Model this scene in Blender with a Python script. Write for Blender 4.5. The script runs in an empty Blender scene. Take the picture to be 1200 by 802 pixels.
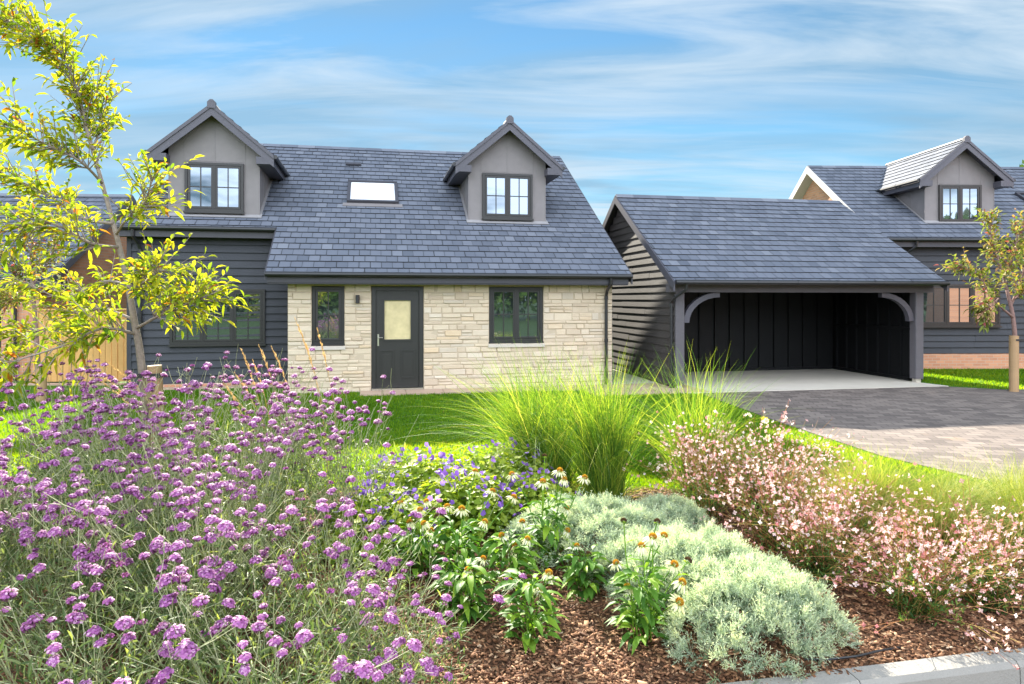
import bpy, math, random
import numpy as np
from mathutils import Vector, Matrix

random.seed(7)
R = np.random.default_rng(11)
S = bpy.context.scene
COL = S.collection
rad = math.radians

# ------------------------------------------------------------------ object helpers
def tag(o, label=None, cat=None, group=None, kind=None):
    if label: o['label'] = label
    if cat: o['category'] = cat
    if group: o['group'] = group
    if kind: o['kind'] = kind
    return o

def empty(name, loc, rz=0.0, label=None, cat=None, group=None):
    o = bpy.data.objects.new(name, None)
    COL.objects.link(o)
    o.location = loc
    o.rotation_euler = (0, 0, rz)
    o.empty_display_size = 0.2
    return tag(o, label, cat, group)

def link_mesh(name, me, parent=None):
    o = bpy.data.objects.new(name, me)
    COL.objects.link(o)
    if parent is not None:
        o.parent = parent
    return o

def copy_tree(o, parent=None):
    c = o.copy()
    COL.objects.link(c)
    c.parent = parent
    for ch in list(o.children):
        copy_tree(ch, c)
    return c

class MB:
    """collects boxes, prisms, tubes and loose faces; build() links them as ONE mesh object"""
    def __init__(self):
        self.v = []; self.f = []; self.m = []; self.t = []
    def face(self, pts, m=0, t=None):
        n = len(self.v)
        self.v += [tuple(p) for p in pts]
        self.f.append(tuple(range(n, n + len(pts)))); self.m.append(m)
        self.t.append(random.random() if t is None else t)
    def faces(self, pts, fs, m=0, t=None):
        n = len(self.v)
        t = random.random() if t is None else t
        self.v += [tuple(p) for p in pts]
        for f in fs:
            self.f.append(tuple(i + n for i in f)); self.m.append(m); self.t.append(t)
    def box(self, x0, x1, y0, y1, z0, z1, m=0, t=None, ch=0.0):
        if ch <= 0:
            p = [(x0,y0,z0),(x1,y0,z0),(x1,y1,z0),(x0,y1,z0),(x0,y0,z1),(x1,y0,z1),(x1,y1,z1),(x0,y1,z1)]
            self.faces(p, [(0,3,2,1),(4,5,6,7),(0,1,5,4),(1,2,6,5),(2,3,7,6),(3,0,4,7)], m, t)
        else:   # chamfer round the four long z edges
            c = ch
            ring = [(x0+c,y0),(x1-c,y0),(x1,y0+c),(x1,y1-c),(x1-c,y1),(x0+c,y1),(x0,y1-c),(x0,y0+c)]
            self.prism([(a,b,z0) for a,b in ring], (0,0,z1-z0), m, t)
    def prism(self, poly, ext, m=0, t=None):
        n = len(poly)
        e = Vector(ext)
        p = [tuple(q) for q in poly] + [tuple(Vector(q)+e) for q in poly]
        fs = [tuple(range(n-1,-1,-1)), tuple(range(n,2*n))]
        fs += [(i,(i+1)%n,(i+1)%n+n,i+n) for i in range(n)]
        self.faces(p, fs, m, t)
    def tube(self, pts, r, seg=8, m=0, t=None, cap=True):
        P = [Vector(p) for p in pts]
        rr = r if isinstance(r,(list,tuple)) else [r]*len(P)
        vs = []; fs = []
        a = None
        for i,p in enumerate(P):
            d = (P[min(i+1,len(P)-1)] - P[max(i-1,0)]).normalized()
            if a is None:
                a = d.orthogonal().normalized()
            else:
                a = (a - d*a.dot(d))
                a = a.normalized() if a.length > 1e-6 else d.orthogonal().normalized()
            b = d.cross(a)
            for k in range(seg):
                w = 2*math.pi*k/seg
                vs.append(p + (a*math.cos(w)+b*math.sin(w))*rr[i])
        for i in range(len(P)-1):
            for k in range(seg):
                k2 = (k+1)%seg
                fs.append((i*seg+k, i*seg+k2, (i+1)*seg+k2, (i+1)*seg+k))
        if cap:
            fs.append(tuple(range(seg-1,-1,-1)))
            fs.append(tuple(range((len(P)-1)*seg, len(P)*seg)))
        self.faces(vs, fs, m, t)
    def build(self, name, mats, parent=None, smooth=False):
        me = bpy.data.meshes.new(name)
        me.from_pydata(self.v, [], self.f)
        if not isinstance(mats,(list,tuple)): mats = [mats]
        for mt in mats: me.materials.append(mt)
        me.polygons.foreach_set('material_index', self.m)
        a = me.attributes.new('tint','FLOAT','FACE')
        a.data.foreach_set('value', self.t)
        if smooth: me.polygons.foreach_set('use_smooth',[True]*len(self.f))
        me.update()
        return link_mesh(name, me, parent)

class NB:
    """numpy collector for foliage: equal-pattern elements, tint per element"""
    def __init__(self):
        self.V = []; self.F = []; self.T = []; self.M = []; self.n = 0
    def add(self, verts, pat, tint, m=0):
        # verts (N,k,3); pat list of faces of indices; tint (N,)
        N,k,_ = verts.shape
        base = self.n + np.arange(N)[:,None]*k
        for f in pat:
            self.F.append((base + np.array(f)[None,:]).astype(np.int32))
            self.T.append(np.asarray(tint,dtype=np.float32)); self.M.append(np.full(N,m,np.int32))
        self.V.append(verts.reshape(-1,3)); self.n += N*k
    def mesh(self, name, mats, smooth=False):
        me = bpy.data.meshes.new(name)
        V = np.concatenate(self.V).astype(np.float32)
        loops = np.concatenate([f.reshape(-1) for f in self.F])
        tot = np.concatenate([np.full(len(f), f.shape[1], np.int32) for f in self.F])
        start = np.concatenate([[0], np.cumsum(tot)[:-1]]).astype(np.int32)
        me.vertices.add(len(V)); me.vertices.foreach_set('co', V.reshape(-1))
        me.loops.add(len(loops)); me.loops.foreach_set('vertex_index', loops)
        me.polygons.add(len(tot))
        me.polygons.foreach_set('loop_start', start)
        me.polygons.foreach_set('loop_total', tot)
        if not isinstance(mats,(list,tuple)): mats = [mats]
        for mt in mats: me.materials.append(mt)
        me.polygons.foreach_set('material_index', np.concatenate(self.M))
        a = me.attributes.new('tint','FLOAT','FACE')
        a.data.foreach_set('value', np.concatenate(self.T))
        if smooth: me.polygons.foreach_set('use_smooth', np.ones(len(tot),bool))
        me.update(calc_edges=True)
        return me
    def build(self, name, mats, parent=None, smooth=False):
        return link_mesh(name, self.mesh(name, mats, smooth), parent)

def unit(a):
    return a/np.maximum(np.linalg.norm(a,axis=-1,keepdims=True),1e-9)
def rvec(n):
    return unit(R.normal(size=(n,3)))

def add_leaves(nb, P, D, L, W, tint, m=0, fold=0.25, droop=0.15, up=None):
    """elliptic folded leaf blades: P base, D direction, L length, W width"""
    N = len(P); D = unit(D)
    ref = rvec(N)*0.7 + np.array([0,0,1.0]) if up is None else up
    s = unit(np.cross(D, ref)); nrm = unit(np.cross(s, D))
    L = np.broadcast_to(L,(N,))[:,None]; W = np.broadcast_to(W,(N,))[:,None]
    b = P
    def at(k, side, lift):
        return P + D*L*k + s*W*side + nrm*(W*lift) - np.array([0,0,1.0])*(L*droop*k*k)
    v = np.stack([b, at(.3,.42,fold), at(.65,.40,fold), at(1,0,0), at(.65,-.40,fold), at(.3,-.42,fold), at(.32,0,0), at(.66,0,0)],1)
    nb.add(v, [(0,1,6),(1,2,7,6),(2,3,7),(0,6,5),(6,7,4,5),(7,3,4)], tint, m)

def add_quads(nb, P, D, L, W, tint, m=0, up=None):
    """small diamond leaflets"""
    N = len(P); D = unit(D)
    ref = rvec(N) if up is None else up
    s = unit(np.cross(D, ref))
    L = np.broadcast_to(L,(N,))[:,None]; W = np.broadcast_to(W,(N,))[:,None]
    v = np.stack([P, P+D*L*.5+s*W*.5, P+D*L, P+D*L*.5-s*W*.5],1)
    nb.add(v, [(0,1,2,3)], tint, m)

def add_strips(nb, path, wid, tint, m=0, side=None):
    """ribbons along path (N,k,3), wid (k,) or (N,k)"""
    N,k,_ = path.shape
    if side is None:
        d = unit(path[:,-1]-path[:,0])
        side = unit(np.cross(d, rvec(N)))
    wid = np.broadcast_to(wid,(N,k))
    l = path - side[:,None,:]*wid[:,:,None]*.5
    r = path + side[:,None,:]*wid[:,:,None]*.5
    v = np.stack([l,r],2).reshape(N,k*2,3)
    nb.add(v, [(2*i,2*i+1,2*i+3,2*i+2) for i in range(k-1)], tint, m)

def add_tubes(nb, path, rads, tint, m=0, seg=3):
    N,k,_ = path.shape
    d = unit(np.gradient(path,axis=1))
    ref = np.broadcast_to(rvec(N)[:,None,:], path.shape)
    a = unit(np.cross(d,ref)); b = np.cross(d,a)
    rads = np.broadcast_to(rads,(N,k))[:,:,None]
    rings = [path + (a*math.cos(2*math.pi*j/seg)+b*math.sin(2*math.pi*j/seg))*rads for j in range(seg)]
    v = np.stack(rings,2).reshape(N,k*seg,3)
    pat = []
    for i in range(k-1):
        for j in range(seg):
            j2=(j+1)%seg
            pat.append((i*seg+j,i*seg+j2,(i+1)*seg+j2,(i+1)*seg+j))
    nb.add(v, pat, tint, m)

def add_flowers(nb, P, Nrm, r, n, tint, m=0, cup=0.25, wid=0.75):
    """n-petal open flowers"""
    N = len(P); Nrm = unit(Nrm)
    a = unit(np.cross(Nrm, rvec(N))); b = np.cross(Nrm,a)
    r = np.broadcast_to(r,(N,))[:,None]
    for j in range(n):
        w = 2*math.pi*j/n
        d = a*math.cos(w)+b*math.sin(w); s = -a*math.sin(w)+b*math.cos(w)
        hw = math.pi/n*wid
        v = np.stack([P, P+d*r*.62+s*r*hw*.8+Nrm*r*cup*.5, P+d*r+Nrm*r*cup, P+d*r*.62-s*r*hw*.8+Nrm*r*cup*.5],1)
        nb.add(v, [(0,1,2,3)], tint, m)

# ------------------------------------------------------------------ materials
def lin(c):
    return tuple((x/12.92 if x<=.04045 else ((x+.055)/1.055)**2.4) for x in (v/255 for v in c))

class MT:
    def __init__(self, name):
        self.mat = bpy.data.materials.new(name); self.mat.use_nodes = True
        self.nt = self.mat.node_tree; self.nt.nodes.clear()
        self.out = self.n('ShaderNodeOutputMaterial')
    def n(self, t, **kw):
        x = self.nt.nodes.new(t)
        for k,v in kw.items(): setattr(x,k,v)
        return x
    def l(self, a, b): self.nt.links.new(a,b)
    def ramp(self, src, stops, interp='LINEAR'):
        r = self.n('ShaderNodeValToRGB'); r.color_ramp.interpolation = interp
        e = r.color_ramp.elements
        while len(e) < len(stops): e.new(0.5)
        for k,(p,c) in enumerate(stops):
            e[k].position = p; e[k].color = (*c[:3],1) if len(c)>=3 else (c[0],)*3+(1,)
        self.l(src, r.inputs['Fac']); return r.outputs['Color']
    def attr(self, name='tint'):
        a = self.n('ShaderNodeAttribute'); a.attribute_name = name
        return a.outputs['Fac']
    def coord(self, scale=(1,1,1), rot=(0,0,0), kind='Object'):
        c = self.n('ShaderNodeTexCoord'); mp = self.n('ShaderNodeMapping')
        mp.inputs['Scale'].default_value = scale; mp.inputs['Rotation'].default_value = rot
        self.l(c.outputs[kind], mp.inputs['Vector']); return mp.outputs['Vector']
    def noise(self, vec, scale=5, detail=4, rough=.55, dist=0):
        x = self.n('ShaderNodeTexNoise'); x.inputs['Scale'].default_value = scale
        x.inputs['Detail'].default_value = detail; x.inputs['Roughness'].default_value = rough
        x.inputs['Distortion'].default_value = dist
        if vec is not None: self.l(vec, x.inputs['Vector'])
        return x.outputs['Fac']
    def mix(self, f, a, b, mode='MIX'):
        x = self.n('ShaderNodeMix', data_type='RGBA', blend_type=mode)
        for s,v in ((x.inputs[0],f),(x.inputs[6],a),(x.inputs[7],b)):
            if hasattr(v,'is_linked') or isinstance(v,bpy.types.NodeSocket): self.l(v,s)
            elif isinstance(v,(int,float)): s.default_value = v
            else: s.default_value = (*v[:3],1)
        return x.outputs[2]
    def math(self, op, a, b=0.0, clamp=False):
        x = self.n('ShaderNodeMath', operation=op); x.use_clamp = clamp
        for s,v in ((x.inputs[0],a),(x.inputs[1],b)):
            if isinstance(v,bpy.types.NodeSocket): self.l(v,s)
            else: s.default_value = v
        return x.outputs[0]
    def bump(self, h, strength=.3, dist=.01):
        b = self.n('ShaderNodeBump'); b.inputs['Strength'].default_value = strength
        b.inputs['Distance'].default_value = dist
        self.l(h, b.inputs['Height']); return b.outputs['Normal']
    def bsdf(self, col, rough=.6, spec=.5, metal=0.0, normal=None):
        p = self.n('ShaderNodeBsdfPrincipled')
        if isinstance(col,bpy.types.NodeSocket): self.l(col,p.inputs['Base Color'])
        else: p.inputs['Base Color'].default_value = (*col[:3],1)
        if isinstance(rough,bpy.types.NodeSocket): self.l(rough,p.inputs['Roughness'])
        else: p.inputs['Roughness'].default_value = rough
        p.inputs['Specular IOR Level'].default_value = spec
        p.inputs['Metallic'].default_value = metal
        if normal is not None: self.l(normal,p.inputs['Normal'])
        return p.outputs[0]
    def done(self, sh):
        self.l(sh, self.out.inputs['Surface']); return self.mat

def foliage(name, stops, trans=.45, warm=(1.15,1.1,.5), rough=.55, spec=.3, fac=None):
    t = MT(name)
    c = t.ramp(t.attr(), stops)
    p = t.bsdf(c, rough, spec)
    tr = t.n('ShaderNodeBsdfTranslucent')
    t.l(t.mix(1.0, c, warm, 'MULTIPLY'), tr.inputs['Color'])
    mx = t.n('ShaderNodeMixShader'); mx.inputs[0].default_value = trans
    t.l(p, mx.inputs[1]); t.l(tr.outputs[0], mx.inputs[2])
    return t.done(mx.outputs[0])

def m_plain(name, col, rough=.5, spec=.5, metal=0, nscale=30, var=.15, bump=.05):
    t = MT(name); v = t.coord()
    n = t.noise(v, nscale, 4)
    c = t.mix(n, tuple(x*(1-var) for x in col), tuple(x*(1+var) for x in col))
    return t.done(t.bsdf(c, rough, spec, metal, t.bump(n, bump, .01)))

def m_slate():
    t = MT('slate'); v = t.coord()
    base = t.ramp(t.attr(), [(0,(.065,.076,.10)),(.4,(.108,.121,.153)),(.75,(.14,.153,.187)),(1,(.19,.203,.235))])
    n = t.noise(v, 14, 5); n2 = t.noise(v, 1.2, 3)
    c = t.mix(t.math('MULTIPLY',n,.55), base, (.085,.097,.125))
    c = t.mix(t.math('MULTIPLY',n2,.35), c, (.16,.17,.20))
    return t.done(t.bsdf(c, .68, .28, 0, t.bump(n,.45,.008)))

def m_clad(name, col, warm=0.0):
    t = MT(name); v = t.coord((1.2,1.2,45)); v2 = t.coord((3,3,3))
    g = t.noise(v, 3, 6, .65); n2 = t.noise(v2, 1.3, 3)
    c = t.ramp(t.attr(), [(0,tuple(x*.72 for x in col)),(1,tuple(x*1.25 for x in col))])
    c = t.mix(g, c, tuple(x*1.7 for x in col))
    c = t.mix(t.math('MULTIPLY',n2,.35), c, tuple(x*.5 for x in col))
    return t.done(t.bsdf(c, .62, .35, 0, t.bump(g,.5,.006)))

def m_stone():
    t = MT('limestone'); v = t.coord()
    base = t.ramp(t.attr(), [(0,(.46,.34,.235)),(.2,(.55,.425,.295)),(.45,(.62,.485,.335)),(.7,(.66,.53,.39)),(.86,(.49,.41,.325)),(.93,(.64,.45,.26)),(1,(.69,.59,.48))])
    n = t.noise(v, 26, 6, .65); n2 = t.noise(v, 6, 4)
    c = t.mix(t.math('MULTIPLY',n,.5), base, (.36,.31,.25))
    c = t.mix(t.math('MULTIPLY',n2,.5), c, (.68,.59,.47))
    return t.done(t.bsdf(c, .9, .15, 0, t.bump(n,.6,.012)))

def m_brick(name, rot):
    t = MT(name); v0 = t.coord((1,1,1))
    sp=t.n('ShaderNodeSeparateXYZ'); t.l(v0,sp.inputs[0]); cb=t.n('ShaderNodeCombineXYZ')
    t.l(sp.outputs[1 if rot=='y' else 0],cb.inputs[0]); t.l(sp.outputs[2],cb.inputs[1]); v=cb.outputs[0]
    b = t.n('ShaderNodeTexBrick'); t.l(v,b.inputs['Vector'])
    b.inputs['Scale'].default_value = 1
    b.inputs['Brick Width'].default_value=.225; b.inputs['Row Height'].default_value=.075
    b.inputs['Mortar Size'].default_value=.006; b.inputs['Bias'].default_value=-.1
    b.inputs['Color1'].default_value=(.60,.27,.145,1); b.inputs['Color2'].default_value=(.42,.175,.10,1)
    b.inputs['Mortar'].default_value=(.42,.36,.30,1)
    n = t.noise(v,9,4); n2=t.noise(v,40,4)
    c = t.mix(t.math('MULTIPLY',n,.5), b.outputs['Color'], (.56,.32,.21))
    h = t.math('ADD', t.math('MULTIPLY',b.outputs['Fac'],-1.0), t.math('MULTIPLY',n2,.3))
    return t.done(t.bsdf(c,.85,.2,0,t.bump(h,.5,.01)))

def m_glass(refl=.25, tint=(.02,.024,.028)):
    t = MT('window_glass'); v = t.coord()
    n = t.noise(v, .9, 1)
    d = t.bsdf(tint,.05,.5)
    g = t.n('ShaderNodeBsdfGlossy'); g.inputs['Roughness'].default_value=.015
    g.inputs['Color'].default_value=(.72,.85,1,1)
    t.l(t.bump(n,.06,.05), g.inputs['Normal'])
    mx = t.n('ShaderNodeMixShader'); mx.inputs[0].default_value=refl
    t.l(d,mx.inputs[1]); t.l(g.outputs[0],mx.inputs[2])
    return t.done(mx.outputs[0])

def m_paving():
    t = MT('block_paving'); v = t.coord((1,1,1),(0,0,rad(12)))
    b = t.n('ShaderNodeTexBrick'); t.l(v,b.inputs['Vector'])
    b.inputs['Scale'].default_value=1; b.inputs['Brick Width'].default_value=.24; b.inputs['Row Height'].default_value=.16
    b.inputs['Mortar Size'].default_value=.007; b.inputs['Bias'].default_value=0.0; b.offset=.5; b.squash=1
    b.inputs['Color1'].default_value=(.078,.060,.054,1); b.inputs['Color2'].default_value=(.24,.195,.165,1)
    b.inputs['Mortar'].default_value=(.03,.026,.023,1)
    n = t.noise(v,1.6,4); n2=t.noise(v,30,5,.7); n3=t.noise(v,.7,3)
    c = t.mix(t.math('MULTIPLY',n,.35), b.outputs['Color'], (.15,.122,.108))
    c = t.mix(t.math('MULTIPLY',n2,.4), c, (.19,.165,.15))
    rust = t.ramp(n3,[(.63,(0,0,0)),(.72,(1,1,1))])
    c = t.mix(t.math('MULTIPLY',rust,.5), c, (.30,.19,.11))
    h = t.math('ADD', t.math('MULTIPLY',b.outputs['Fac'],-1.0), t.math('MULTIPLY',n2,.5))
    return t.done(t.bsdf(c,.75,.3,0,t.bump(h,.55,.01)))

def m_concrete(name, a, b, bump=.25):
    t = MT(name); v = t.coord()
    n = t.noise(v,2.2,5); n2=t.noise(v,90,4,.7)
    c = t.mix(n,a,b); c = t.mix(t.math('MULTIPLY',n2,.3),c,tuple(x*.55 for x in a))
    return t.done(t.bsdf(c,.88,.2,0,t.bump(n2,bump,.006)))

def m_soil():
    t = MT('bark_soil'); v=t.coord()
    n=t.noise(v,38,6,.7); n2=t.noise(v,3,3)
    c=t.ramp(n,[(.3,(.035,.018,.011)),(.5,(.13,.068,.038)),(.66,(.26,.16,.10)),(.8,(.42,.30,.21))])
    c=t.mix(t.math('MULTIPLY',n2,.4),c,(.10,.05,.03))
    return t.done(t.bsdf(c,.9,.2,0,t.bump(n,.9,.03)))

def m_turf(name='turf', a=(.05,.13,.008), b=(.09,.21,.012)):
    t = MT(name); v=t.coord()
    n=t.noise(v,1.1,4); n2=t.noise(v,60,5,.7)
    c=t.mix(n,a,b); c=t.mix(t.math('MULTIPLY',n2,.5),c,tuple(x*.5 for x in a))
    return t.done(t.bsdf(c,.9,.15,0,t.bump(n2,.7,.02)))

M = {}
M['slate']=m_slate()
M['deck']=m_plain('roof_edge',(.03,.031,.036),.6)
M['clad']=m_clad('black_cladding',(.031,.033,.040))
M['clad_brown']=m_clad('weathered_cladding',(.052,.045,.042))
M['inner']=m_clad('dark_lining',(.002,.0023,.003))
M['stone']=m_stone()
M['mortar']=m_concrete('lime_mortar',(.46,.37,.27),(.54,.44,.33))
M['frame']=m_plain('dark_window_frame',(.019,.0175,.017),.42,.5,0,40,.12,.02)
M['fascia']=m_plain('fascia_paint',(.050,.048,.058),.5,.4,0,22,.15,.05)
M['barge']=m_plain('bargeboard_paint',(.075,.072,.088),.5,.4,0,18,.15,.06)
M['beam']=m_clad('grey_stained_beam',(.085,.078,.086))
M['gutter']=m_plain('black_plastic',(.016,.016,.018),.35,.5,0,20,.1,.02)
M['lead']=m_plain('lead_sheet',(.185,.168,.168),.55,.35,.0,5,.16,.08)
M['leadpale']=m_plain('pale_lead',(.25,.24,.245),.5,.4,0,9,.2,.1)
M['glass']=m_glass()
M['obscure']=m_plain('obscured_glass',(.58,.48,.27),.22,.6,0,7,.28,.15)
M['blind']=m_plain('white_blind',(.78,.79,.82),.25,.6,0,5,.04,.02)
M['metal']=m_plain('brushed_steel',(.62,.60,.56),.28,.5,1,60,.1,.02)
M['sill']=m_concrete('stone_sill',(.52,.45,.39),(.60,.54,.48))
M['brickx']=m_brick('red_brick','x')
M['bricky']=m_brick('red_brick_gable','y')
M['turf']=m_turf()
M['paving']=m_paving()
M['slab']=m_concrete('pale_concrete',(.50,.45,.38),(.62,.57,.49))
M['kerb']=m_concrete('kerb_concrete',(.25,.235,.21),(.34,.32,.29),.8)
M['road']=m_concrete('road_surface',(.16,.13,.10),(.24,.2,.16),.5)
M['soil']=m_soil()
M['path']=m_concrete('sandstone_paving',(.40,.27,.19),(.50,.38,.29),.3)
M['fence']=m_clad('pale_softwood',(.46,.26,.085))
M['stake']=m_clad('stake_wood',(.29,.185,.095))
M['rubber']=m_plain('black_rubber',(.02,.02,.02),.7)
M['bark']=m_plain('tree_bark',(.25,.21,.18),.9,.2,0,35,.5,.6)
M['barkred']=m_plain('reddish_bark',(.24,.15,.13),.9,.2,0,35,.4,.5)

# ------------------------------------------------------------------ camera frame of the place
CAMH = 1.90
cam = bpy.data.cameras.new('camera'); camo = bpy.data.objects.new('camera', cam); COL.objects.link(camo)
camo.location = (0,0,CAMH); camo.rotation_euler = (rad(90),0,0)
cam.lens = 24.0; cam.sensor_width = 36.0; cam.sensor_fit='HORIZONTAL'; cam.shift_y = -0.0425
cam.clip_start=.05; cam.clip_end = 3000
S.camera = camo
S.render.resolution_x=1024; S.render.resolution_y=684

SUN_EL, SUN_AZ = rad(29.5), rad(-18)       # azimuth from +Y, negative to the left
sd = Vector((math.sin(SUN_AZ)*math.cos(SUN_EL), math.cos(SUN_AZ)*math.cos(SUN_EL), math.sin(SUN_EL)))
sun = bpy.data.lights.new('sun','SUN'); sun.energy=5.0; sun.angle=rad(.5); sun.color=(1,.93,.80)
suno = bpy.data.objects.new('sun',sun); COL.objects.link(suno)
suno.rotation_euler = sd.to_track_quat('Z','Y').to_euler(); suno.location=(-20,30,25)

def make_world():
    w = bpy.data.worlds.new('World'); S.world = w; w.use_nodes=True
    nt=w.node_tree; nt.nodes.clear()
    t = MT.__new__(MT); t.nt = nt
    out = t.n('ShaderNodeOutputWorld'); bg=t.n('ShaderNodeBackground')
    sky=t.n('ShaderNodeTexSky'); sky.sky_type='NISHITA'; sky.sun_disc=False
    sky.sun_elevation=SUN_EL; sky.sun_rotation=SUN_AZ; sky.altitude=60; sky.air_density=1.0; sky.dust_density=0.0; sky.ozone_density=3.0
    tc=t.n('ShaderNodeTexCoord'); sp=t.n('ShaderNodeSeparateXYZ'); t.l(tc.outputs['Generated'],sp.inputs[0])
    x,y,z = sp.outputs
    zz = t.math('ADD', t.math('MAXIMUM',z,0.0), .12)
    cb=t.n('ShaderNodeCombineXYZ'); t.l(t.math('DIVIDE',x,zz),cb.inputs[0]); t.l(t.math('DIVIDE',y,zz),cb.inputs[1])
    def mapped(sc,rz,loc=(0,0,0)):
        mp=t.n('ShaderNodeMapping'); mp.inputs['Scale'].default_value=sc; mp.inputs['Rotation'].default_value=(0,0,rz); mp.inputs['Location'].default_value=loc
        t.l(cb.outputs[0],mp.inputs['Vector']); return mp.outputs[0]
    # thin high cloud in long streaks, everywhere
    n1=t.noise(mapped((.75,3.1,1),rad(13),(3.1,1.7,0)),1.0,7,.58,.6)
    n2=t.noise(mapped((.5,.9,1),rad(-8),(7.3,2.2,0)),.8,3,.5,.3)
    cir=t.math('MULTIPLY', t.ramp(n1,[(.40,(0,0,0)),(.62,(1,1,1))]), t.ramp(n2,[(.32,(.25,)*3),(.62,(1,1,1))]))
    cir=t.math('MULTIPLY',cir,CIRRUS)
    # out-of-frame bright clouds added behind the camera to fill the shaded house fronts
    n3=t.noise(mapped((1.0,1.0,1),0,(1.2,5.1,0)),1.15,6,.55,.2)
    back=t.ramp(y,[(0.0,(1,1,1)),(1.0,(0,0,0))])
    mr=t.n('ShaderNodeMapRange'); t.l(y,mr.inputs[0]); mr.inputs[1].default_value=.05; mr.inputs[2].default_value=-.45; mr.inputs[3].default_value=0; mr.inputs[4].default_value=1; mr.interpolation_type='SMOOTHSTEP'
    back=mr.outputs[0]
    fill=t.math('MULTIPLY', t.ramp(n3,[(.33,(0,0,0)),(.50,(1,1,1))]), back)
    skyc=t.mix(1.0, sky.outputs[0], SKYTINT, 'MULTIPLY')
    n4=t.noise(mapped((.42,1.25,1),rad(-22),(9.1,4.4,0)),1.3,5,.5,.5)
    veil=t.math('MULTIPLY', t.ramp(n4,[(.34,(0,0,0)),(.58,(1,1,1))]), .8)
    c=t.mix(veil, skyc, VEILCOL)
    c=t.mix(cir, c, CIRCOL)
    c=t.mix(fill, c, FILLCOL)
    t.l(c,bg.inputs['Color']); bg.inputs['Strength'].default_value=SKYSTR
    t.l(bg.outputs[0],out.inputs['Surface'])

SKYSTR=.05
CIRRUS=.85
SKYTINT=(.52,.68,.66)
VEILCOL=(1.6,2.6,3.5)
CIRCOL=(3.7,4.3,4.8)
FILLCOL=(19.5,21.4,24.2)  # added fill clouds behind the camera, far brighter than the sky in view
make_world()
S.view_settings.view_transform='Standard'; S.view_settings.look='None'
S.view_settings.exposure=2.05; S.view_settings.gamma=1.0
S.cycles.max_bounces=8; S.cycles.diffuse_bounces=3; S.cycles.glossy_bounces=3; S.cycles.transmission_bounces=4; S.cycles.transparent_max_bounces=8
S.cycles.caustics_reflective=False; S.cycles.caustics_refractive=False

# ================================================================== BUILDING HELPERS
def clip_poly(poly, conv):
    """clip 2D polygon by convex CCW polygon"""
    out = poly
    n=len(conv)
    for i in range(n):
        a=conv[i]; b=conv[(i+1)%n]
        inp=out; out=[]
        if not inp: break
        def side(p): return (b[0]-a[0])*(p[1]-a[1])-(b[1]-a[1])*(p[0]-a[0])
        for k in range(len(inp)):
            p=inp[k]; q=inp[(k+1)%len(inp)]
            sp,sq=side(p),side(q)
            if sp>=-1e-9: out.append(p)
            if (sp>1e-9 and sq<-1e-9) or (sp<-1e-9 and sq>1e-9):
                w=sp/(sp-sq); out.append((p[0]+(q[0]-p[0])*w,p[1]+(q[1]-p[1])*w))
    return out

def slates(mb, O, eu, es, poly, gauge=.25, width=.22, m=0, mdeck=1, deck=.06):
    """lay overlapping slates on the plane O + a*eu + b*es inside convex poly (CCW in a,b)"""
    O=Vector(O); eu=Vector(eu).normalized(); es=Vector(es).normalized(); n=eu.cross(es).normalized()
    amin=min(p[0] for p in poly); amax=max(p[0] for p in poly); bmin=min(p[1] for p in poly); bmax=max(p[1] for p in poly)
    r0=math.floor(bmin/gauge+1e-6)
    j=r0
    while j*gauge < bmax-1e-6:
        b0=j*gauge; b1=b0+gauge
        a=math.floor(amin/width)*width-(width/2 if j%2 else 0)
        while a<amax:
            jit=random.uniform(-.004,.004); lift=random.uniform(0,.003)
            q=[(a+.006+jit,b0+random.uniform(-.004,.004)),(a+width-.006+jit,b0+random.uniform(-.004,.004)),(a+width-.006+jit,b1),(a+.006+jit,b1)]
            a+=width
            c=clip_poly(q,poly)
            if len(c)<3: continue
            tt=min(1,max(0,random.gauss(.45,.22)))
            def P(p,h=None):
                w=(p[1]-b0)/gauge
                hh=(.022+lift)*(1-w)+.003*w if h is None else h
                return O+eu*p[0]+es*p[1]+n*hh
            mb.face([P(p) for p in c],m,tt)
            low=[p for p in c if p[1]<b0+.006]
            if len(low)>=2:
                low.sort(); l,rr=low[0],low[-1]
                mb.face([P(l,0),P(rr,0),P(rr),P(l)],mdeck,.3)
        j+=1
    mb.prism([O+eu*p[0]+es*p[1]-n*deck for p in poly], n*(deck-.002), mdeck, .4)

def boards(mb, p0, p1, z0, z1, pitch=.165, span=None, m=0, proud=.044):
    """feather-edge boards on the plan line p0->p1, outward normal to the right of travel"""
    a=Vector((p0[0],p0[1],0)); b=Vector((p1[0],p1[1],0)); L=(b-a).length; d=(b-a)/L
    n=Vector((d.y,-d.x,0))
    z=z0
    while z<z1-.01:
        zt=min(z+pitch,z1)
        s0,s1=(0,L) if span is None else span(z,zt)
        if s1-s0>.05:
            # split into random lengths
            cuts=[s0]; s=s0+random.uniform(1.2,4)
            while s<s1-.5: cuts.append(s); s+=random.uniform(2.4,4.2)
            cuts.append(s1)
            for i in range(len(cuts)-1):
                c0,c1=cuts[i],cuts[i+1]-(.002 if i<len(cuts)-2 else 0)
                w=random.uniform(-.003,.003)
                q=a+d*c0; 
                prof=[(0,z),(proud+w,z-.004),(proud+w,z+.004),(.010+w,zt+.012),(0,zt+.012)]
                mb.prism([q+n*x+Vector((0,0,zz)) for x,zz in prof], d*(c1-c0), m)
        z+=pitch

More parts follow.
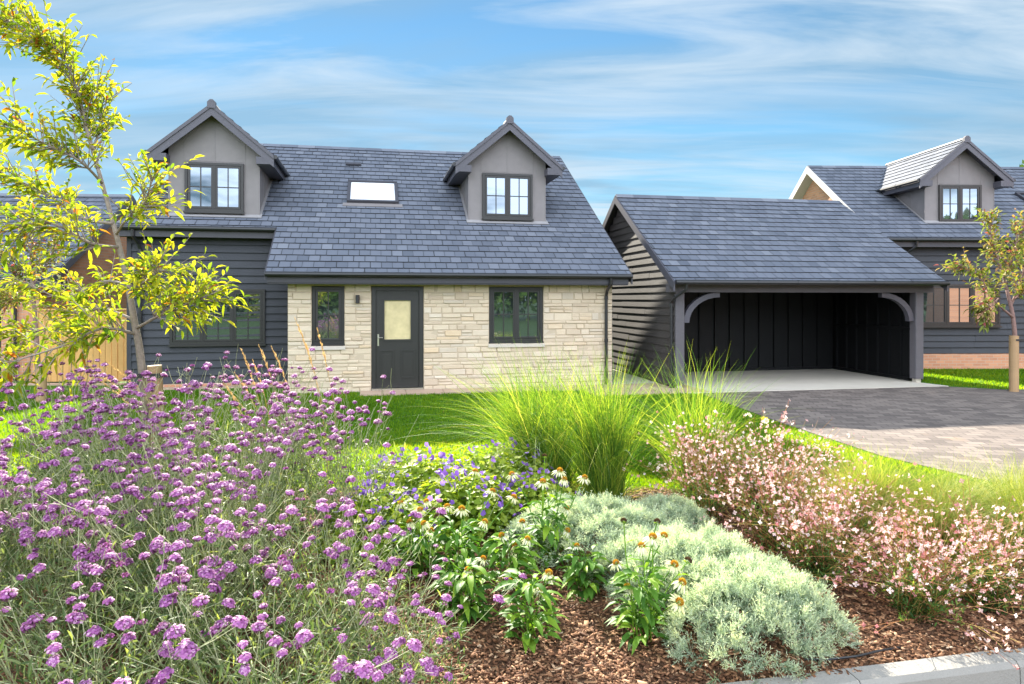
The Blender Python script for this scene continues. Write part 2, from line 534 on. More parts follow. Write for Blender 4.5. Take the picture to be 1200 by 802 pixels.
def win(parent, u0,u1,z0,z1,v, ncas, cols=2, rows=2, d=.07, sill=None, name='window', glass='glass', fw=.055, sw=.045):
    """casement window facing -v; v is the outer face of the frame"""
    mb=MB()
    mb.box(u0,u1,v,v+d,z1-fw,z1); mb.box(u0,u1,v,v+d,z0,z0+fw)
    mb.box(u0,u0+fw,v+.001,v+d-.001,z0+fw,z1-fw); mb.box(u1-fw,u1,v+.001,v+d-.001,z0+fw,z1-fw)
    cw=(u1-u0-2*fw)/ncas; gl=MB()
    for i in range(ncas):
        a=u0+fw+cw*i; b=a+cw
        if i: mb.box(a-.018,a+.018,v+.002,v+d-.002,z0+fw,z1-fw)
        a2=a+.008+(.012 if i else 0); b2=b-.008-(.012 if i<ncas-1 else 0); zb=z0+fw+.006; zt=z1-fw-.006
        vv=v+.008
        mb.box(a2,b2,vv,vv+.045,zt-sw,zt); mb.box(a2,b2,vv,vv+.045,zb,zb+sw)
        mb.box(a2,a2+sw,vv+.001,vv+.044,zb+sw,zt-sw); mb.box(b2-sw,b2,vv+.001,vv+.044,zb+sw,zt-sw)
        ga,gb,gz0,gz1=a2+sw,b2-sw,zb+sw,zt-sw
        for k in range(1,cols):
            x=ga+(gb-ga)*k/cols; mb.box(x-.011,x+.011,vv+.012,vv+.034,gz0,gz1)
        for k in range(1,rows):
            zc=gz0+(gz1-gz0)*k/rows; mb.box(ga,gb,vv+.014,vv+.032,zc-.011,zc+.011)
        # each leaf of glass sits at a very slightly different angle
        tl=random.uniform(-.004,.004); tv=random.uniform(-.003,.003)
        g=vv+.024
        gl.face([(ga-.005,g-tl,gz0-.005),(gb+.005,g+tl,gz0-.005),(gb+.005,g+tl+tv,gz1+.005),(ga-.005,g-tl+tv,gz1+.005)])
    mb.box(u0-.02,u1+.02,v-.03,v+.03,z0-.045,z0-.002)
    w=mb.build(name,M['frame'],parent)
    gl.build('pane',M[glass],w)
    if sill:
        sb=MB(); sb.box(u0-.03,u1+.03,v-.07,v+.08,z0-.115,z0-.047); sb.build('sill',M[sill],w)
    return w

def gutter_run(a,b,parent,r=.052):
    mb=MB(); mb.tube([a,b],r,10); 
    A=Vector(a);B=Vector(b);L=(B-A).length; k=int(L/.9)
    for i in range(1,k):
        p=A+(B-A)*(i/k); d=(B-A).normalized()
        mb.tube([p-d*.02,p+d*.02],r+.006,10)
    return mb.build('gutter',M['gutter'],parent,False)

def downpipe(pts,parent,r=.034):
    mb=MB(); mb.tube(pts,r,10)
    P=[Vector(p) for p in pts]
    # joint collars on the long vertical run
    lo=P[-1]; hi=P[-2]
    for w in (.02,.5,.97):
        c=hi+(lo-hi)*w; mb.tube([c+Vector((0,0,.035)),c-Vector((0,0,.035))],r+.008,10)
    return mb.build('downpipe',M['gutter'],parent)

def dormer(parent, uc, vf, zr, w=.92, zap=6.06, ov=.27, hw=1.25, tanp=.84, side_lit=False):
    """gabled dormer on a roof plane zr(v); face at vf"""
    zb=zr(vf)-.03
    inv=lambda z: (z-zr(0))/(zr(1)-zr(0))
    face=MB()
    top=lambda d: zap-.13-tanp*abs(d)
    vb=inv(top(w))+.05
    # front face (pentagon prism) and cheeks
    face.prism([(uc-w,vf,zb),(uc+w,vf,zb),(uc+w,vf,top(w)),(uc,vf,top(0)),(uc-w,vf,top(w))],(0,.06,0))
    for s in (-1,1):
        u=uc+s*(w-.03)
        face.prism([(u-.028,vf+.06,zr(vf+.06)-.06),(u-.028,vb,top(w)-.05),(u-.028,vb,top(w)),(u-.028,vf+.06,top(w))],(.056,0,0))
        # standing seams on the cheeks
        for k in (.33,.66):
            vv=vf+(vb-vf)*k
            zz=max(zr(vv),zb)
            face.box(u+s*.028-.008,u+s*.028+.008,vv-.008,vv+.008,zz,top(w)-.02)
    # lead seams on the face
    for du,z0 in ((-.62,zb+.02),(.62,zb+.02),(0,4.88)):
        zz0=z0 if du else zap-1.18
        face.box(uc+du-.010,uc+du+.010,vf-.007,vf+.01,zz0,top(du)-.03)
    face.box(uc-.62,uc+.62,vf-.006,vf+.01,zap-1.185,zap-1.170)
    for s in (-1,1):
        face.box(uc+s*w-.012,uc+s*w+.012,vf-.006,vf+.02,zb,top(w)-.03)
    f=face.build('dormer',M['lead'],parent)
    # roof slopes
    rf=MB(); sl=math.hypot(1,tanp); q=hw*sl
    for s in (-1,1):
        O=(uc+s*hw,vf-ov,zap-tanp*hw)
        es=(-s,0,tanp)
        eu=(0,1,0) if s>0 else (0,-1,0)
        e1=inv(zap-tanp*hw)+.03; e2=inv(zap)+.03
        b0=vf-ov
        if s>0: poly=[(0,0),(e1-b0,0),(e2-b0,q),(0,q)]
        else:
            poly=[(-(e1-b0),0),(0,0),(0,q),(-(e2-b0),q)]
        slates(rf,O,eu,es,poly,.22,.25,0,1,.05)
    # ridge roll and the block that closes it at the front
    rf.tube([(uc,vf-ov-.01,zap+.01),(uc,inv(zap)+.02,zap+.01)],.055,8,1)
    rf.prism([(uc-.085,vf-ov-.06,zap-.10),(uc+.085,vf-ov-.06,zap-.10),(uc+.085,vf-ov-.06,zap+.03),(uc+.03,vf-ov-.06,zap+.085),(uc-.03,vf-ov-.06,zap+.085),(uc-.085,vf-ov-.06,zap+.03)],(0,.10,0),2)
    rf.build('dormer_roof',[M['slate'],M['deck'],M['barge']],f)
    bb=MB(); k=.20
    for s in (-1,1):
        for (vo,th,h0,h1) in ((vf-ov-.03,.035,-.03,-.25),(vf-ov-.05,.02,.012,-.075)):
            e=hw+.015
            bb.prism([(uc,vo,zap+h0),(uc,vo,zap+h1),(uc+s*e,vo,zap-tanp*e+h1),(uc+s*e,vo,zap-tanp*e+h0)] if s<0 else
                     [(uc,vo,zap+h1),(uc,vo,zap+h0),(uc+s*e,vo,zap-tanp*e+h0),(uc+s*e,vo,zap-tanp*e+h1)],(0,th,0))
        # boxed end and eaves soffit running back
        ze=zap-tanp*hw
        bk=inv(ze)-.05
        a,b=sorted((uc+s*(hw-.02),uc+s*(w-.02)))
        bb.box(a,b,vf-ov-.028,bk,ze-.20,ze-.045)
    # under the front overhang
    for s in (-1,1):
        bb.prism([(uc,vf-ov,zap-.14),(uc,vf-.002,zap-.14),(uc+s*(w+.0),vf-.002,zap-.14-tanp*w),(uc+s*(w+.0),vf-ov,zap-.14-tanp*w)],(0,0,.05))
    bb.build('bargeboard',M['barge'],f)
    for s in (-1,1):
        ze=zap-tanp*hw
        gutter_run((uc+s*(hw+.045),vf-ov-.02,ze-.035),(uc+s*(hw+.045),inv(ze)+.02,ze-.035),f,.045)
    # lead apron dressed onto the slates and pale upstand flashing
    ap=MB()
    dz=zr(1)-zr(0)
    nrm=Vector((0,-dz,1)).normalized()*.024
    def on(u,v): return Vector((u,v,zr(v)))+nrm
    ap.prism([on(uc-w-.06,vf-.10),on(uc+w+.06,vf-.10),on(uc+w+.06,vf+.03),on(uc-w-.06,vf+.03)],nrm*.5)
    for s in (-1,1):
        a,b=uc+s*(w-.004),uc+s*(w+.05)
        ps=[on(a,vf),on(b,vf),on(b,vb),on(a,vb)]
        if s<0: ps=ps[::-1]
        ap.prism(ps,nrm*.4)
    ap.build('lead_flashing',M['leadpale'],f)
    # window: frame and panes are sub-parts of the dormer
    u0,u1,z0,z1=uc-.6,uc+.6,zap-2.27,zap-1.215
    fr=win(f,u0,u1,z0,z1,vf-.055,2,2,2,name='window_frame')
    for ch in list(fr.children): ch.parent=f; ch.name='window_pane'
    return f

def rooflight(parent,uc,v0,v1,zr,w,pane='blind'):
    dz=zr(1)-zr(0); n=Vector((0,-dz,1)).normalized(); es=Vector((0,1,dz)).normalized()
    c=Vector((uc,(v0+v1)/2,zr((v0+v1)/2))); h=math.hypot(1,dz)*(v1-v0)/2
    mb=MB()
    def blk(a0,a1,b0,b1,t0,t1,m=0):
        ps=[c+Vector((a0,0,0))+es*b0+n*t0,c+Vector((a1,0,0))+es*b0+n*t0,c+Vector((a1,0,0))+es*b1+n*t0,c+Vector((a0,0,0))+es*b1+n*t0]
        mb.prism(ps,n*(t1-t0),m)
    b=.075
    blk(-w,w,-h,-h+b,.01,.09); blk(-w,w,h-b,h,.01,.095)
    blk(-w,-w+b,-h+b,h-b,.01,.088); blk(w-b,w,-h+b,h-b,.01,.088)
    blk(-w-.09,w+.09,-h-.16,-h-.002,.018,.03,1)
    o=mb.build('rooflight',[M['fascia'],M['lead']],parent)
    g=MB(); ps=[c+Vector((s*(w-b+.004),0,0))+es*(q*(h-b+.004))+n*.06 for s,q in ((-1,-1),(1,-1),(1,1),(-1,1))]
    g.face(ps); g.build('pane',M[pane],o)
    return o

def stone_wall(u0,u1,z0,z1,v,openings,parent):
    mb=MB()
    mb.box(u0+.02,u1-.02,v+.015,v+.10,z0,z1,1) if not openings else None
    # coursed rubble: rows of squared stones, each a frustum with softened arrises
    rows=[]; z=z0
    while z<z1-.03:
        h=random.choice([.07,.085,.10,.115,.13,.15,.165]); 
        if z1-(z+h)<.05: h=z1-z
        rows.append((z,z+h)); z+=h
    def stone(a,b,c,d):
        g=.004; e=min(.011,(b-a)*.2,(d-c)*.2); o=random.uniform(-.020,.004)
        j=lambda: random.uniform(-.004,.004)
        bk=v+.085
        A=[(a+g,v+.012,c+g),(b-g,v+.012,c+g),(b-g,v+.012,d-g),(a+g,v+.012,d-g)]
        B=[(a+g+e+j(),v+o+j()*.7,c+g+e+j()),(b-g-e+j(),v+o+j()*.7,c+g+e+j()),(b-g-e+j(),v+o+j()*.7,d-g-e+j()),(a+g+e+j(),v+o+j()*.7,d-g-e+j())]
        C=[(p[0],bk,p[2]) for p in A]
        mb.faces(C+A+B,[(8,9,10,11),(4,5,9,8),(5,6,10,9),(6,7,11,10),(7,4,8,11),(0,1,5,4),(1,2,6,5),(2,3,7,6),(3,0,4,7)],0)
    for (c,d) in rows:
        segs=[(u0,u1)]
        for (a,b,e,f) in openings:
            if d>e+.01 and c<f-.01:
                ns=[]
                for s in segs:
                    if b<=s[0] or a>=s[1]: ns.append(s)
                    else:
                        if a-s[0]>.03: ns.append((s[0],a))
                        if s[1]-b>.03: ns.append((b,s[1]))
                segs=ns
        for s in segs:
            x=s[0]; first=True
            while x<s[1]-1e-6:
                L=random.uniform(.15,.42)*(1.25 if d-c<.09 else 1)
                if first and int(c*40)%2: L*=.6
                first=False
                if s[1]-(x+L)<.11: L=s[1]-x
                if d-c>.12 and random.random()<.35 and L<.5:   # a tall course split in two thin stones
                    zc=c+(d-c)*random.uniform(.42,.58)
                    stone(x,x+L,c,zc); stone(x,x+L,zc,d)
                else: stone(x,x+L,c,d)
                x+=L
    # mortar bed behind, as strips that leave the openings free
    us=sorted(set([u0+.005,u1-.005]+[q for o in openings for q in o[:2]]))
    for i in range(len(us)-1):
        a,b=us[i],us[i+1]; mid=(a+b)/2
        zs=[(z0,z1)]
        for (oa,ob,oe,of) in openings:
            if oa<mid<ob:
                zs=[q for q in ((z0,oe),(of,z1)) if q[1]-q[0]>.02]
        for q in zs: mb.box(a,b,v+.004,v+.084,q[0],q[1],1)
    return mb.build('stone_wall',[M['stone'],M['mortar']],parent)

# ================================================================== MAIN HOUSE
HA=rad(11.5)
house=empty('stone_house',(-2.345,14.0,0),HA,'main house with cream stone front, black cladding and two grey dormers, behind the lawn','house')
zr=lambda v: 2.635+.643*v
EP=Vector((0,1,.643)).normalized(); KS=math.hypot(1,.643)
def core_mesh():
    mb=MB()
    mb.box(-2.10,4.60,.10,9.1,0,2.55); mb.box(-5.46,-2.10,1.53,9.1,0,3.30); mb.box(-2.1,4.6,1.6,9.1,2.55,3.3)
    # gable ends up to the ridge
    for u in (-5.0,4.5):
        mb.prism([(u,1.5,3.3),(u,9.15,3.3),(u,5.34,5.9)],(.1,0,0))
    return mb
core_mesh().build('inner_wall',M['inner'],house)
OPEN=[(-1.70,-1.06,.98,2.15),(-.53,.53,0,2.15),(1.90,3.08,.98,2.15)]
stone_wall(-2.16,4.63,.0,2.2,0,OPEN,house)
cl=MB()
boards(cl,(-5.5,1.5),(-2.16,1.5),.09,3.32)
boards(cl,(-5.5,9.2),(-5.5,1.5),.17,3.32)
cl2=MB(); boards(cl2,(4.63,.1),(4.63,9.2),.17,5.9,span=lambda z,zt:(max(0,(zt-2.50)/.643-.1), min(9.1,9.1-max(0,(zt-3.1)/.643))))
cl.box(-5.56,-5.47,1.455,1.53,.10,3.3,0,.3)
cl2.build('gable_cladding',M['clad'],house); cl.build('clad_wall',M['clad'],house)
pl=MB(); pl.box(-5.52,-2.17,1.462,1.53,0,.085); pl.build('brick_plinth',M['brickx'],house)
# reveals in the stone wall are the mortar strips; a lintel board closes their head
roof=MB()
uL,uR=-5.72,4.93
slates(roof,(0,0,zr(0)),(1,0,0),EP,[(-2.52,-.35*KS),(uR,-.35*KS),(uR,1.2*KS),(-2.52,1.2*KS)])
slates(roof,(0,0,zr(0)),(1,0,0),EP,[(uL,1.2*KS),(uR,1.2*KS),(uR,5.34*KS),(-4.75,5.34*KS)])
zrd=zr(5.34)
# back slope and the steep hip at the left end
EB=Vector((0,-1,.643)).normalized()
slates(roof,(0,5.34,zrd),(-1,0,0),EB,[(-uR,-4.14*KS),(-uL,-4.14*KS),(4.75,0),(-uR,0)])
hn=[Vector((uL,1.2,zr(1.2))),Vector((uL,9.48,zr(1.2))),Vector((-4.75,5.34,zrd))]
roof.face([hn[1],hn[0],hn[2]],0,.4)
ro=roof.build('roof',[M['slate'],M['deck']],house)
rg=MB()
x=-4.75
while x<uR-.05:
    b=min(x+.45,uR)
    rg.prism([(x,5.34-.14,zrd-.055),(x,5.34,zrd+.045),(x,5.34+.14,zrd-.055)][::-1],(b-x-.006,0,0))
    x+=.45
rg.build('ridge_tiles',M['slate'],ro)
bg_=MB()
bg_.prism([(uR+.0,-.36,zr(-.36)-.20),(uR,5.34,zrd-.20),(uR,5.34,zrd-.0),(uR,-.36,zr(-.36)-.0)],(.03,0,0))
bg_.prism([(uR+.0,5.34,zrd-.20),(uR,9.5,zr(1.18)-.20),(uR,9.5,zr(1.18)),(uR,5.34,zrd)],(.03,0,0))
bg_.build('bargeboard',M['fascia'],ro); bg_=MB()
bg_.prism([(-2.55,-.36,zr(-.36)-.14),(-2.55,1.3,zr(1.3)-.14),(-2.55,1.3,zr(1.3)),(-2.55,-.36,zr(-.36))],(.028,0,0))
bg_.build('bargeboard',M['fascia'],ro)
vt=MB(); 
c0=Vector((-1.0,4.25,zr(4.25)))
vt.prism([c0+Vector((-.2,0,0))+Vector((0,-.02,.03)),c0+Vector((.2,0,0))+Vector((0,-.02,.03)),c0+Vector((.2,.07,.09)),c0+Vector((-.2,.07,.09))],(0,-.02,.035)); vt.build('slate_vent',M['fascia'],ro)
# eaves: fascia beams, gutters, downpipes
fb=MB(); fb.box(-2.50,4.88,-.30,-.02,2.185,2.365); fb.box(-2.50,4.88,-.318,-.301,2.21,2.36)
fb.build('fascia',M['fascia'],house)
fb=MB(); fb.box(-5.70,-2.42,1.22,1.50,3.19,3.375); fb.build('fascia',M['fascia'],house)
gutter_run((-2.53,-.39,2.375),(4.94,-.39,2.375),house,.05)
gutter_run((-5.74,1.16,3.375),(-2.54,1.16,3.375),house,.05)
downpipe([(4.47,-.38,2.36),(4.47,-.37,2.22),(4.47,-.12,2.06),(4.47,-.06,1.95),(4.47,-.06,.03)],house)
downpipe([(-5.36,1.17,3.36),(-5.36,1.18,3.20),(-5.30,1.36,3.05),(-5.28,1.41,2.93),(-5.28,1.41,.03)],house)
dormer(house,-3.87,1.66,zr)
dormer(house,2.62,1.66,zr)
rooflight(house,-.5,2.32,3.34,zr,.60)
win(house,-1.69,-1.07,.985,2.14,.03,1,2,2,.07,'sill')
win(house,1.91,3.07,.985,2.14,.03,2,2,2,.07,'sill')
win(house,-4.72,-2.80,.92,2.10,1.43,3,2,2,.08)
def door(parent):
    f=MB()
    f.box(-.52,-.44,.01,.10,.05,2.14); f.box(.44,.52,.01,.10,.05,2.14); f.box(-.44,.44,.012,.098,2.06,2.14)
    d=f.build('door',M['frame'],parent)
    l=MB(); v=.045
    gz0,gz1,gx=1.06,1.86,.265
    l.box(-.435,.435,v,v+.05,.07,.98); l.box(-.435,-gx-.04,v,v+.05,.98,2.055); l.box(gx+.04,.435,v,v+.05,.98,2.055); l.box(-gx-.04,gx+.04,v,v+.05,1.90,2.055); 
    l.box(-gx-.04,gx+.04,v+.001,v+.05,.98,gz0-.04)
    # glazing bead
    for b in ((-gx-.04,-gx,gz0-.04,gz1+.04),(gx,gx+.04,gz0-.04,gz1+.04)): l.box(b[0],b[1],v-.014,v+.04,b[2],b[3])
    l.box(-gx,gx,v-.0145,v+.039,gz1,gz1+.04); l.box(-gx,gx,v-.0145,v+.039,gz0-.04,gz0)
    # two raised panels below
    for s in (-1,1):
        x0,x1=(s*.215-.135,s*.215+.135)
        l.prism([(x0,v-.001,.28),(x1,v-.001,.28),(x1,v-.001,.82),(x0,v-.001,.82)][::-1],(0,.002,0))
        for q in ((x0,x1,.26,.285),(x0,x1,.815,.84)): l.box(q[0],q[1],v-.014,v+.01,q[2],q[3])
        for q in ((x0-.012,x0+.012),(x1-.012,x1+.012)): l.box(q[0],q[1],v-.013,v+.009,.285,.815)
        l.box(x0+.05,x1-.05,v-.010,v+.01,.34,.76)
    l.build('door_leaf',M['frame'],d)
    p=MB(); p.face([(-gx-.002,v+.02,gz0-.002),(gx+.002,v+.02,gz0-.002),(gx+.002,v+.02,gz1+.002),(-gx-.002,v+.02,gz1+.002)]); p.build('pane',M['obscure'],d)
    h=MB(); h.box(-.405,-.375,v-.012,v+.002,.93,1.17); h.tube([(-.39,v-.01,1.10),(-.39,v-.05,1.10),(-.30,v-.055,1.10)],.009,8); h.build('handle',M['metal'],d)
    t=MB(); t.box(-.52,.52,-.03,.10,.03,.062); t.build('threshold',M['metal'],d)
door(house)
wl=MB(); wl.tube([(-.80,-.02,1.89),(-.80,-.06,1.89)],.035,10); wl.tube([(-.80,-.075,1.80),(-.80,-.075,1.97)],[.042,.042],12); wl.build('wall_light',M['gutter'],house)

# ================================================================== CARPORT
GA=rad(10.5)
garage=empty('open_garage',(3.51,14.25,0),GA,'open fronted black timber carport with slate roof and curved braces, beside the driveway','garage')
zg=lambda v: 2.25+.628*(v+.32)
GE=Vector((0,1,.628)).normalized(); GK=math.hypot(1,.628)
W=5.725; gL,gR,gv=-.26,6.12,3.3
gr=MB()
slates(gr,(0,0,zg(0)),(1,0,0),GE,[(gL,-.32*GK),(gR,-.32*GK),(gR,gv*GK),(gL,gv*GK)],.25,.22)
slates(gr,(0,gv,zg(gv)),(-1,0,0),Vector((0,-1,.628)).normalized(),[(-gR,-3.6*GK),(-gL,-3.6*GK),(-gL,0),(-gR,0)],.25,.22)
gro=gr.build('roof',[M['slate'],M['deck']],garage)
rg=MB(); x=gL; zz=zg(gv)
while x<gR-.05:
    b=min(x+.45,gR); rg.prism([(x,gv-.14,zz-.055),(x,gv,zz+.045),(x,gv+.14,zz-.055)][::-1],(b-x-.006,0,0)); x+=.45
rg.build('ridge_tiles',M['slate'],gro)
for u,nm in ((gL-.03,'l'),(gR,'r')):
    b=MB()
    b.prism([(u,-.33,zg(-.33)-.19),(u,gv,zg(gv)-.19),(u,gv,zg(gv)),(u,-.33,zg(-.33))],(.03,0,0))
    b.prism([(u,gv,zg(gv)-.19),(u,2*gv+.32,zg(-.33)-.19),(u,2*gv+.32,zg(-.33)),(u,gv,zg(gv))],(.03,0,0))
    b.build('bargeboard',M['barge'],gro)
gw=MB()
gs=lambda z,zt:(max(0,6.45-(gv*2-.05-max(0,(zt-2.34)/.628))) , min(6.45,6.45-max(0,(zt-2.34)/.628)))
boards(gw,(-.10,6.5),(-.10,.05),.06,4.35,.165,span=gs,proud=.032)
gw.build('gable_cladding',M['clad_brown'],garage)
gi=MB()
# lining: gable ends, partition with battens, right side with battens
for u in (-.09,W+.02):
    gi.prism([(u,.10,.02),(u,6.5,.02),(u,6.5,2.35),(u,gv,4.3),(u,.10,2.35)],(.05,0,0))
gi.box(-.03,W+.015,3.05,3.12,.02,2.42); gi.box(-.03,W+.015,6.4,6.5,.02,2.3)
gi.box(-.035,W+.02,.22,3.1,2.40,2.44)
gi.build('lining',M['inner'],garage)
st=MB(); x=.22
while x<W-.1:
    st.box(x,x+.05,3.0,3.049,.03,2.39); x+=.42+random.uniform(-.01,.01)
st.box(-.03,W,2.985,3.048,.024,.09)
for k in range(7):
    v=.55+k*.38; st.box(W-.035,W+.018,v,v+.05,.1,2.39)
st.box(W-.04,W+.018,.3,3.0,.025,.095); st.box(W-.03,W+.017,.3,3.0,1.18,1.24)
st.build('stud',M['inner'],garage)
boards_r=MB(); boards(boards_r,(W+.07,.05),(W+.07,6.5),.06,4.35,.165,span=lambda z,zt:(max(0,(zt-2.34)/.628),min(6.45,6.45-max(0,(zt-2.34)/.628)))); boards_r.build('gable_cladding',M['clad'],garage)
for u in (0.0,W-.0):
    p=MB(); p.box(u-.1,u+.1,.0,.2,.10,2.03,0,None,.012); p.box(u-.06,u+.06,.04,.16,.0,.10,1)
    p.build('post',[M['beam'],M['slab']],garage)
lt=MB(); lt.box(-.24,gR-.06,-.02,.18,2.031,2.215); lt.build('lintel',M['beam'],garage)
for s,u in ((1,.101),(-1,W-.101)):
    b=MB(); n=9; A=[];B=[]
    for i in range(n):
        w=i/(n-1)*math.pi/2
        # concave knee brace: quarter curve from post to lintel
        ox,oz=.82,.64
        px=ox*(1-math.cos(w)); pz=oz*math.sin(w)
        q=.115
        A.append((u+s*px,2.03-.64+pz)); B.append((u+s*min(px+q*math.cos(w)*1.1+.0,.82+.10),2.03-.64+pz-q*math.sin(w)*.9))
    for i in range(n-1):
        ps=[(A[i][0],.05,A[i][1]),(B[i][0],.05,B[i][1]),(B[i+1][0],.05,B[i+1][1]),(A[i+1][0],.05,A[i+1][1])]
        if s<0: ps=ps[::-1]
        b.prism(ps,(0,.12,0),0,.2)
    b.build('brace',M['barge'],garage)
gutter_run((gL,-.37,2.235),(gR,-.37,2.235),garage,.05)
downpipe([(-.02,-.36,2.22),(-.02,-.34,2.08),(-.16,-.10,1.92),(-.17,.06,1.80),(-.17,.06,.03)],garage)

# ================================================================== RIGHT HOUSE
RA=rad(2.0)
rh=empty('neighbour_house',(9.75,18.35,0),RA,'black clad house at far right behind the carport, with one dormer in view','house')
z2=lambda v: 3.66+.655*v
RK=math.hypot(1,.655); RE=Vector((0,1,.655)).normalized()
r=MB(); r0,r1=0.0,11.0
slates(r,(0,0,z2(0)),(1,0,0),RE,[(r0,-.30*RK),(r1,-.30*RK),(r1,3.85*RK),(r0,3.85*RK)],.25,.22)
slates(r,(0,3.85,z2(3.85)),(-1,0,0),Vector((0,-1,.655)).normalized(),[(-r1,-4.2*RK),(-r0,-4.2*RK),(-r0,0),(-r1,0)],.25,.22)
rr=r.build('roof',[M['slate'],M['deck']],rh)
b=MB()
for (va,vb) in ((-.32,3.85),(8.05,3.85)):
    za=z2(-.32); zb=z2(3.85)
    ps=[(-.035,va,za-.22),(-.035,vb,zb-.22),(-.035,vb,zb+.015),(-.035,va,za+.015)]
    b.prism(ps if va<vb else ps[::-1],(.035,0,0))
    ps=[(0,va,za-.22),(0,vb,zb-.22),(0,vb,zb-.17),(0,va,za-.17)]
    b.prism(ps if va<vb else ps[::-1],(.30,0,0))
b.build('bargeboard',m_plain('grey_bargeboard',(.46,.43,.40),.5,.4,0,14,.1,.05),rr)
rg=MB(); x=0; zz=z2(3.85)
while x<r1-.05:
    q=min(x+.45,r1); rg.prism([(x,3.71,zz-.055),(x,3.85,zz+.045),(x,3.99,zz-.055)][::-1],(q-x-.006,0,0)); x+=.45
rg.build('ridge_tiles',M['slate'],rr)
g=MB(); g.prism([(.30,.02,0),(.30,7.7,0),(.30,7.7,3.5),(.30,3.85,6.0),(.30,.02,3.5)],(.12,0,0)); g.build('brick_gable',M['bricky'],rh)
g=MB(); g.box(.43,r1-.3,.06,7.6,0,3.5); g.build('inner_wall',M['inner'],rh)
g=MB(); boards(g,(.42,.03),(r1-.3,.03),.42,3.42); g.box(.29,.40,-.02,.05,.4,3.5); g.build('clad_wall',M['clad'],rh)
g=MB(); g.box(.42,r1-.3,-.01,.05,0,.405); g.build('brick_plinth',M['brickx'],rh)
fb=MB(); fb.box(.02,r1,-.26,.03,3.27,3.46); fb.build('fascia',M['fascia'],rh)
gutter_run((.02,-.34,3.46),(r1,-.34,3.46),rh,.05)
downpipe([(.95,-.33,3.44),(.95,-.31,3.28),(.72,-.12,3.06),(.66,-.05,2.95),(.66,-.05,.1)],rh)
dormer(rh,2.72,.55,z2,w=.98,zap=6.27,hw=1.30)
rooflight(rh,6.05,1.1,2.1,z2,.55,'glass')
win(rh,1.20,3.42,1.16,2.28,-.06,3,2,2,.09)

# ================================================================== LEFT NEIGHBOUR (single storey, brick gable)
LA=rad(3.0)
lh=empty('brick_garage',(-10.55,15.6,0),LA,'low red brick outbuilding with slate roof at the far left, behind the yellow leaved trees','outbuilding')
z3=lambda v: 2.36+.66*v
LK=math.hypot(1,.66); LE=Vector((0,1,.66)).normalized()
r=MB()
slates(r,(0,0,z3(0)),(1,0,0),LE,[(-7,-.05),(.0,-.05),(.0,3.7*LK),(-7,3.7*LK)],.25,.22)
slates(r,(0,3.7,z3(3.7)),(-1,0,0),Vector((0,-1,.66)).normalized(),[(0,-3.7*LK),(7,-3.7*LK),(7,0),(0,0)],.25,.22)
lr=r.build('roof',[M['slate'],M['deck']],lh)
b=MB(); b.prism([(0,-.06,z3(-.06)-.2),(0,3.7,z3(3.7)-.2),(0,3.7,z3(3.7)+.01),(0,-.06,z3(-.06)+.01)],(.03,0,0)); b.prism([(0,3.7,z3(3.7)-.2),(0,7.45,z3(-.06)-.2),(0,7.45,z3(-.06)+.01),(0,3.7,z3(3.7)+.01)],(.03,0,0))
b.build('bargeboard',M['barge'],lr)
rg=MB(); rg.prism([(-7,3.56,z3(3.7)-.05),(-7,3.7,z3(3.7)+.045),(-7,3.84,z3(3.7)-.05)][::-1],(7,0,0)); rg.build('ridge_tiles',M['slate'],lr)
g=MB(); g.prism([(-.45,.25,0),(-.45,7.2,0),(-.45,7.2,2.3),(-.45,3.7,4.6),(-.45,.25,2.3)],(.15,0,0)); g.build('brick_gable',M['bricky'],lh)
g=MB(); g.box(-1.15,-.31,.10,.24,0,2.25); g.build('brick_wall',M['brickx'],lh)
g=MB(); boards(g,(-7,.12),(-1.16,.12),.1,2.25); g.build('clad_wall',M['clad'],lh)
g=MB(); g.box(-7,-.5,.26,7.1,0,2.2); g.build('inner_wall',M['inner'],lh)
fb=MB(); fb.box(-7,.25,-.10,.22,2.12,2.30); fb.build('fascia',M['deck'],lh)
downpipe([(-.80,-.09,2.2),(-.80,-.05,2.0),(-.80,.04,1.9),(-.80,.04,.02)],lh)
# pale lead covered slope of the porch projecting from the front
g=MB(); g.prism([(-7,-.3,2.55),(-1.7,-.3,2.55),(-1.25,-.02,2.38),(-1.7,.9,3.05),(-7,.9,3.05)],(0,0,.05)); g.build('lead_roof',M['leadpale'],lh)
fn=MB()
x=-10.35
fence=empty('timber_fence',(-10.7,15.25,0),rad(2),'pale vertical board timber fence between the brick outbuilding and the black clad wall','fence')
fn=MB(); x=0.0
while x<2.62:
    w=random.uniform(.115,.13); fn.box(x,x+w,random.uniform(-.006,.006),.022,.04,1.62+random.uniform(-.01,.01)); x+=w+.011
fn.build('board_panel',M['fence'],fence)
fn=MB()
for z in (.3,1.3): fn.box(0,2.6,.03,.075,z,z+.09)
fn.build('rail',M['fence'],fence)
fn=MB(); fn.box(-.03,2.66,-.03,.05,1.635,1.67); fn.build('capping',M['fence'],fence)

# ================================================================== GROUND
def sheet(name, poly, z, mat, kind='structure', sub=0):
    mb=MB(); mb.face([(x,y,z) for x,y in poly])
    o=mb.build(name,mat); return tag(o,kind=kind)
sheet('ground',[(-500,-500),(500,-500),(500,500),(-500,500)],-.13,m_turf('far_turf',(.035,.07,.015),(.06,.10,.025)))
def pline(pts): return pts
# plinth of the plot (all at z 0), lawn
KDIR=(math.cos(rad(11.6)),math.sin(rad(11.6)))
def kerb_y(x): return 3.38+(x-1.53)*.2053
sheet('lawn',[(-30,kerb_y(-8)+1.0),(-8,kerb_y(-8)+.2),(5.5,kerb_y(5.5)+.2),(40,kerb_y(5.5)+4),(40,60),(-30,60)],0.0,M['turf'])
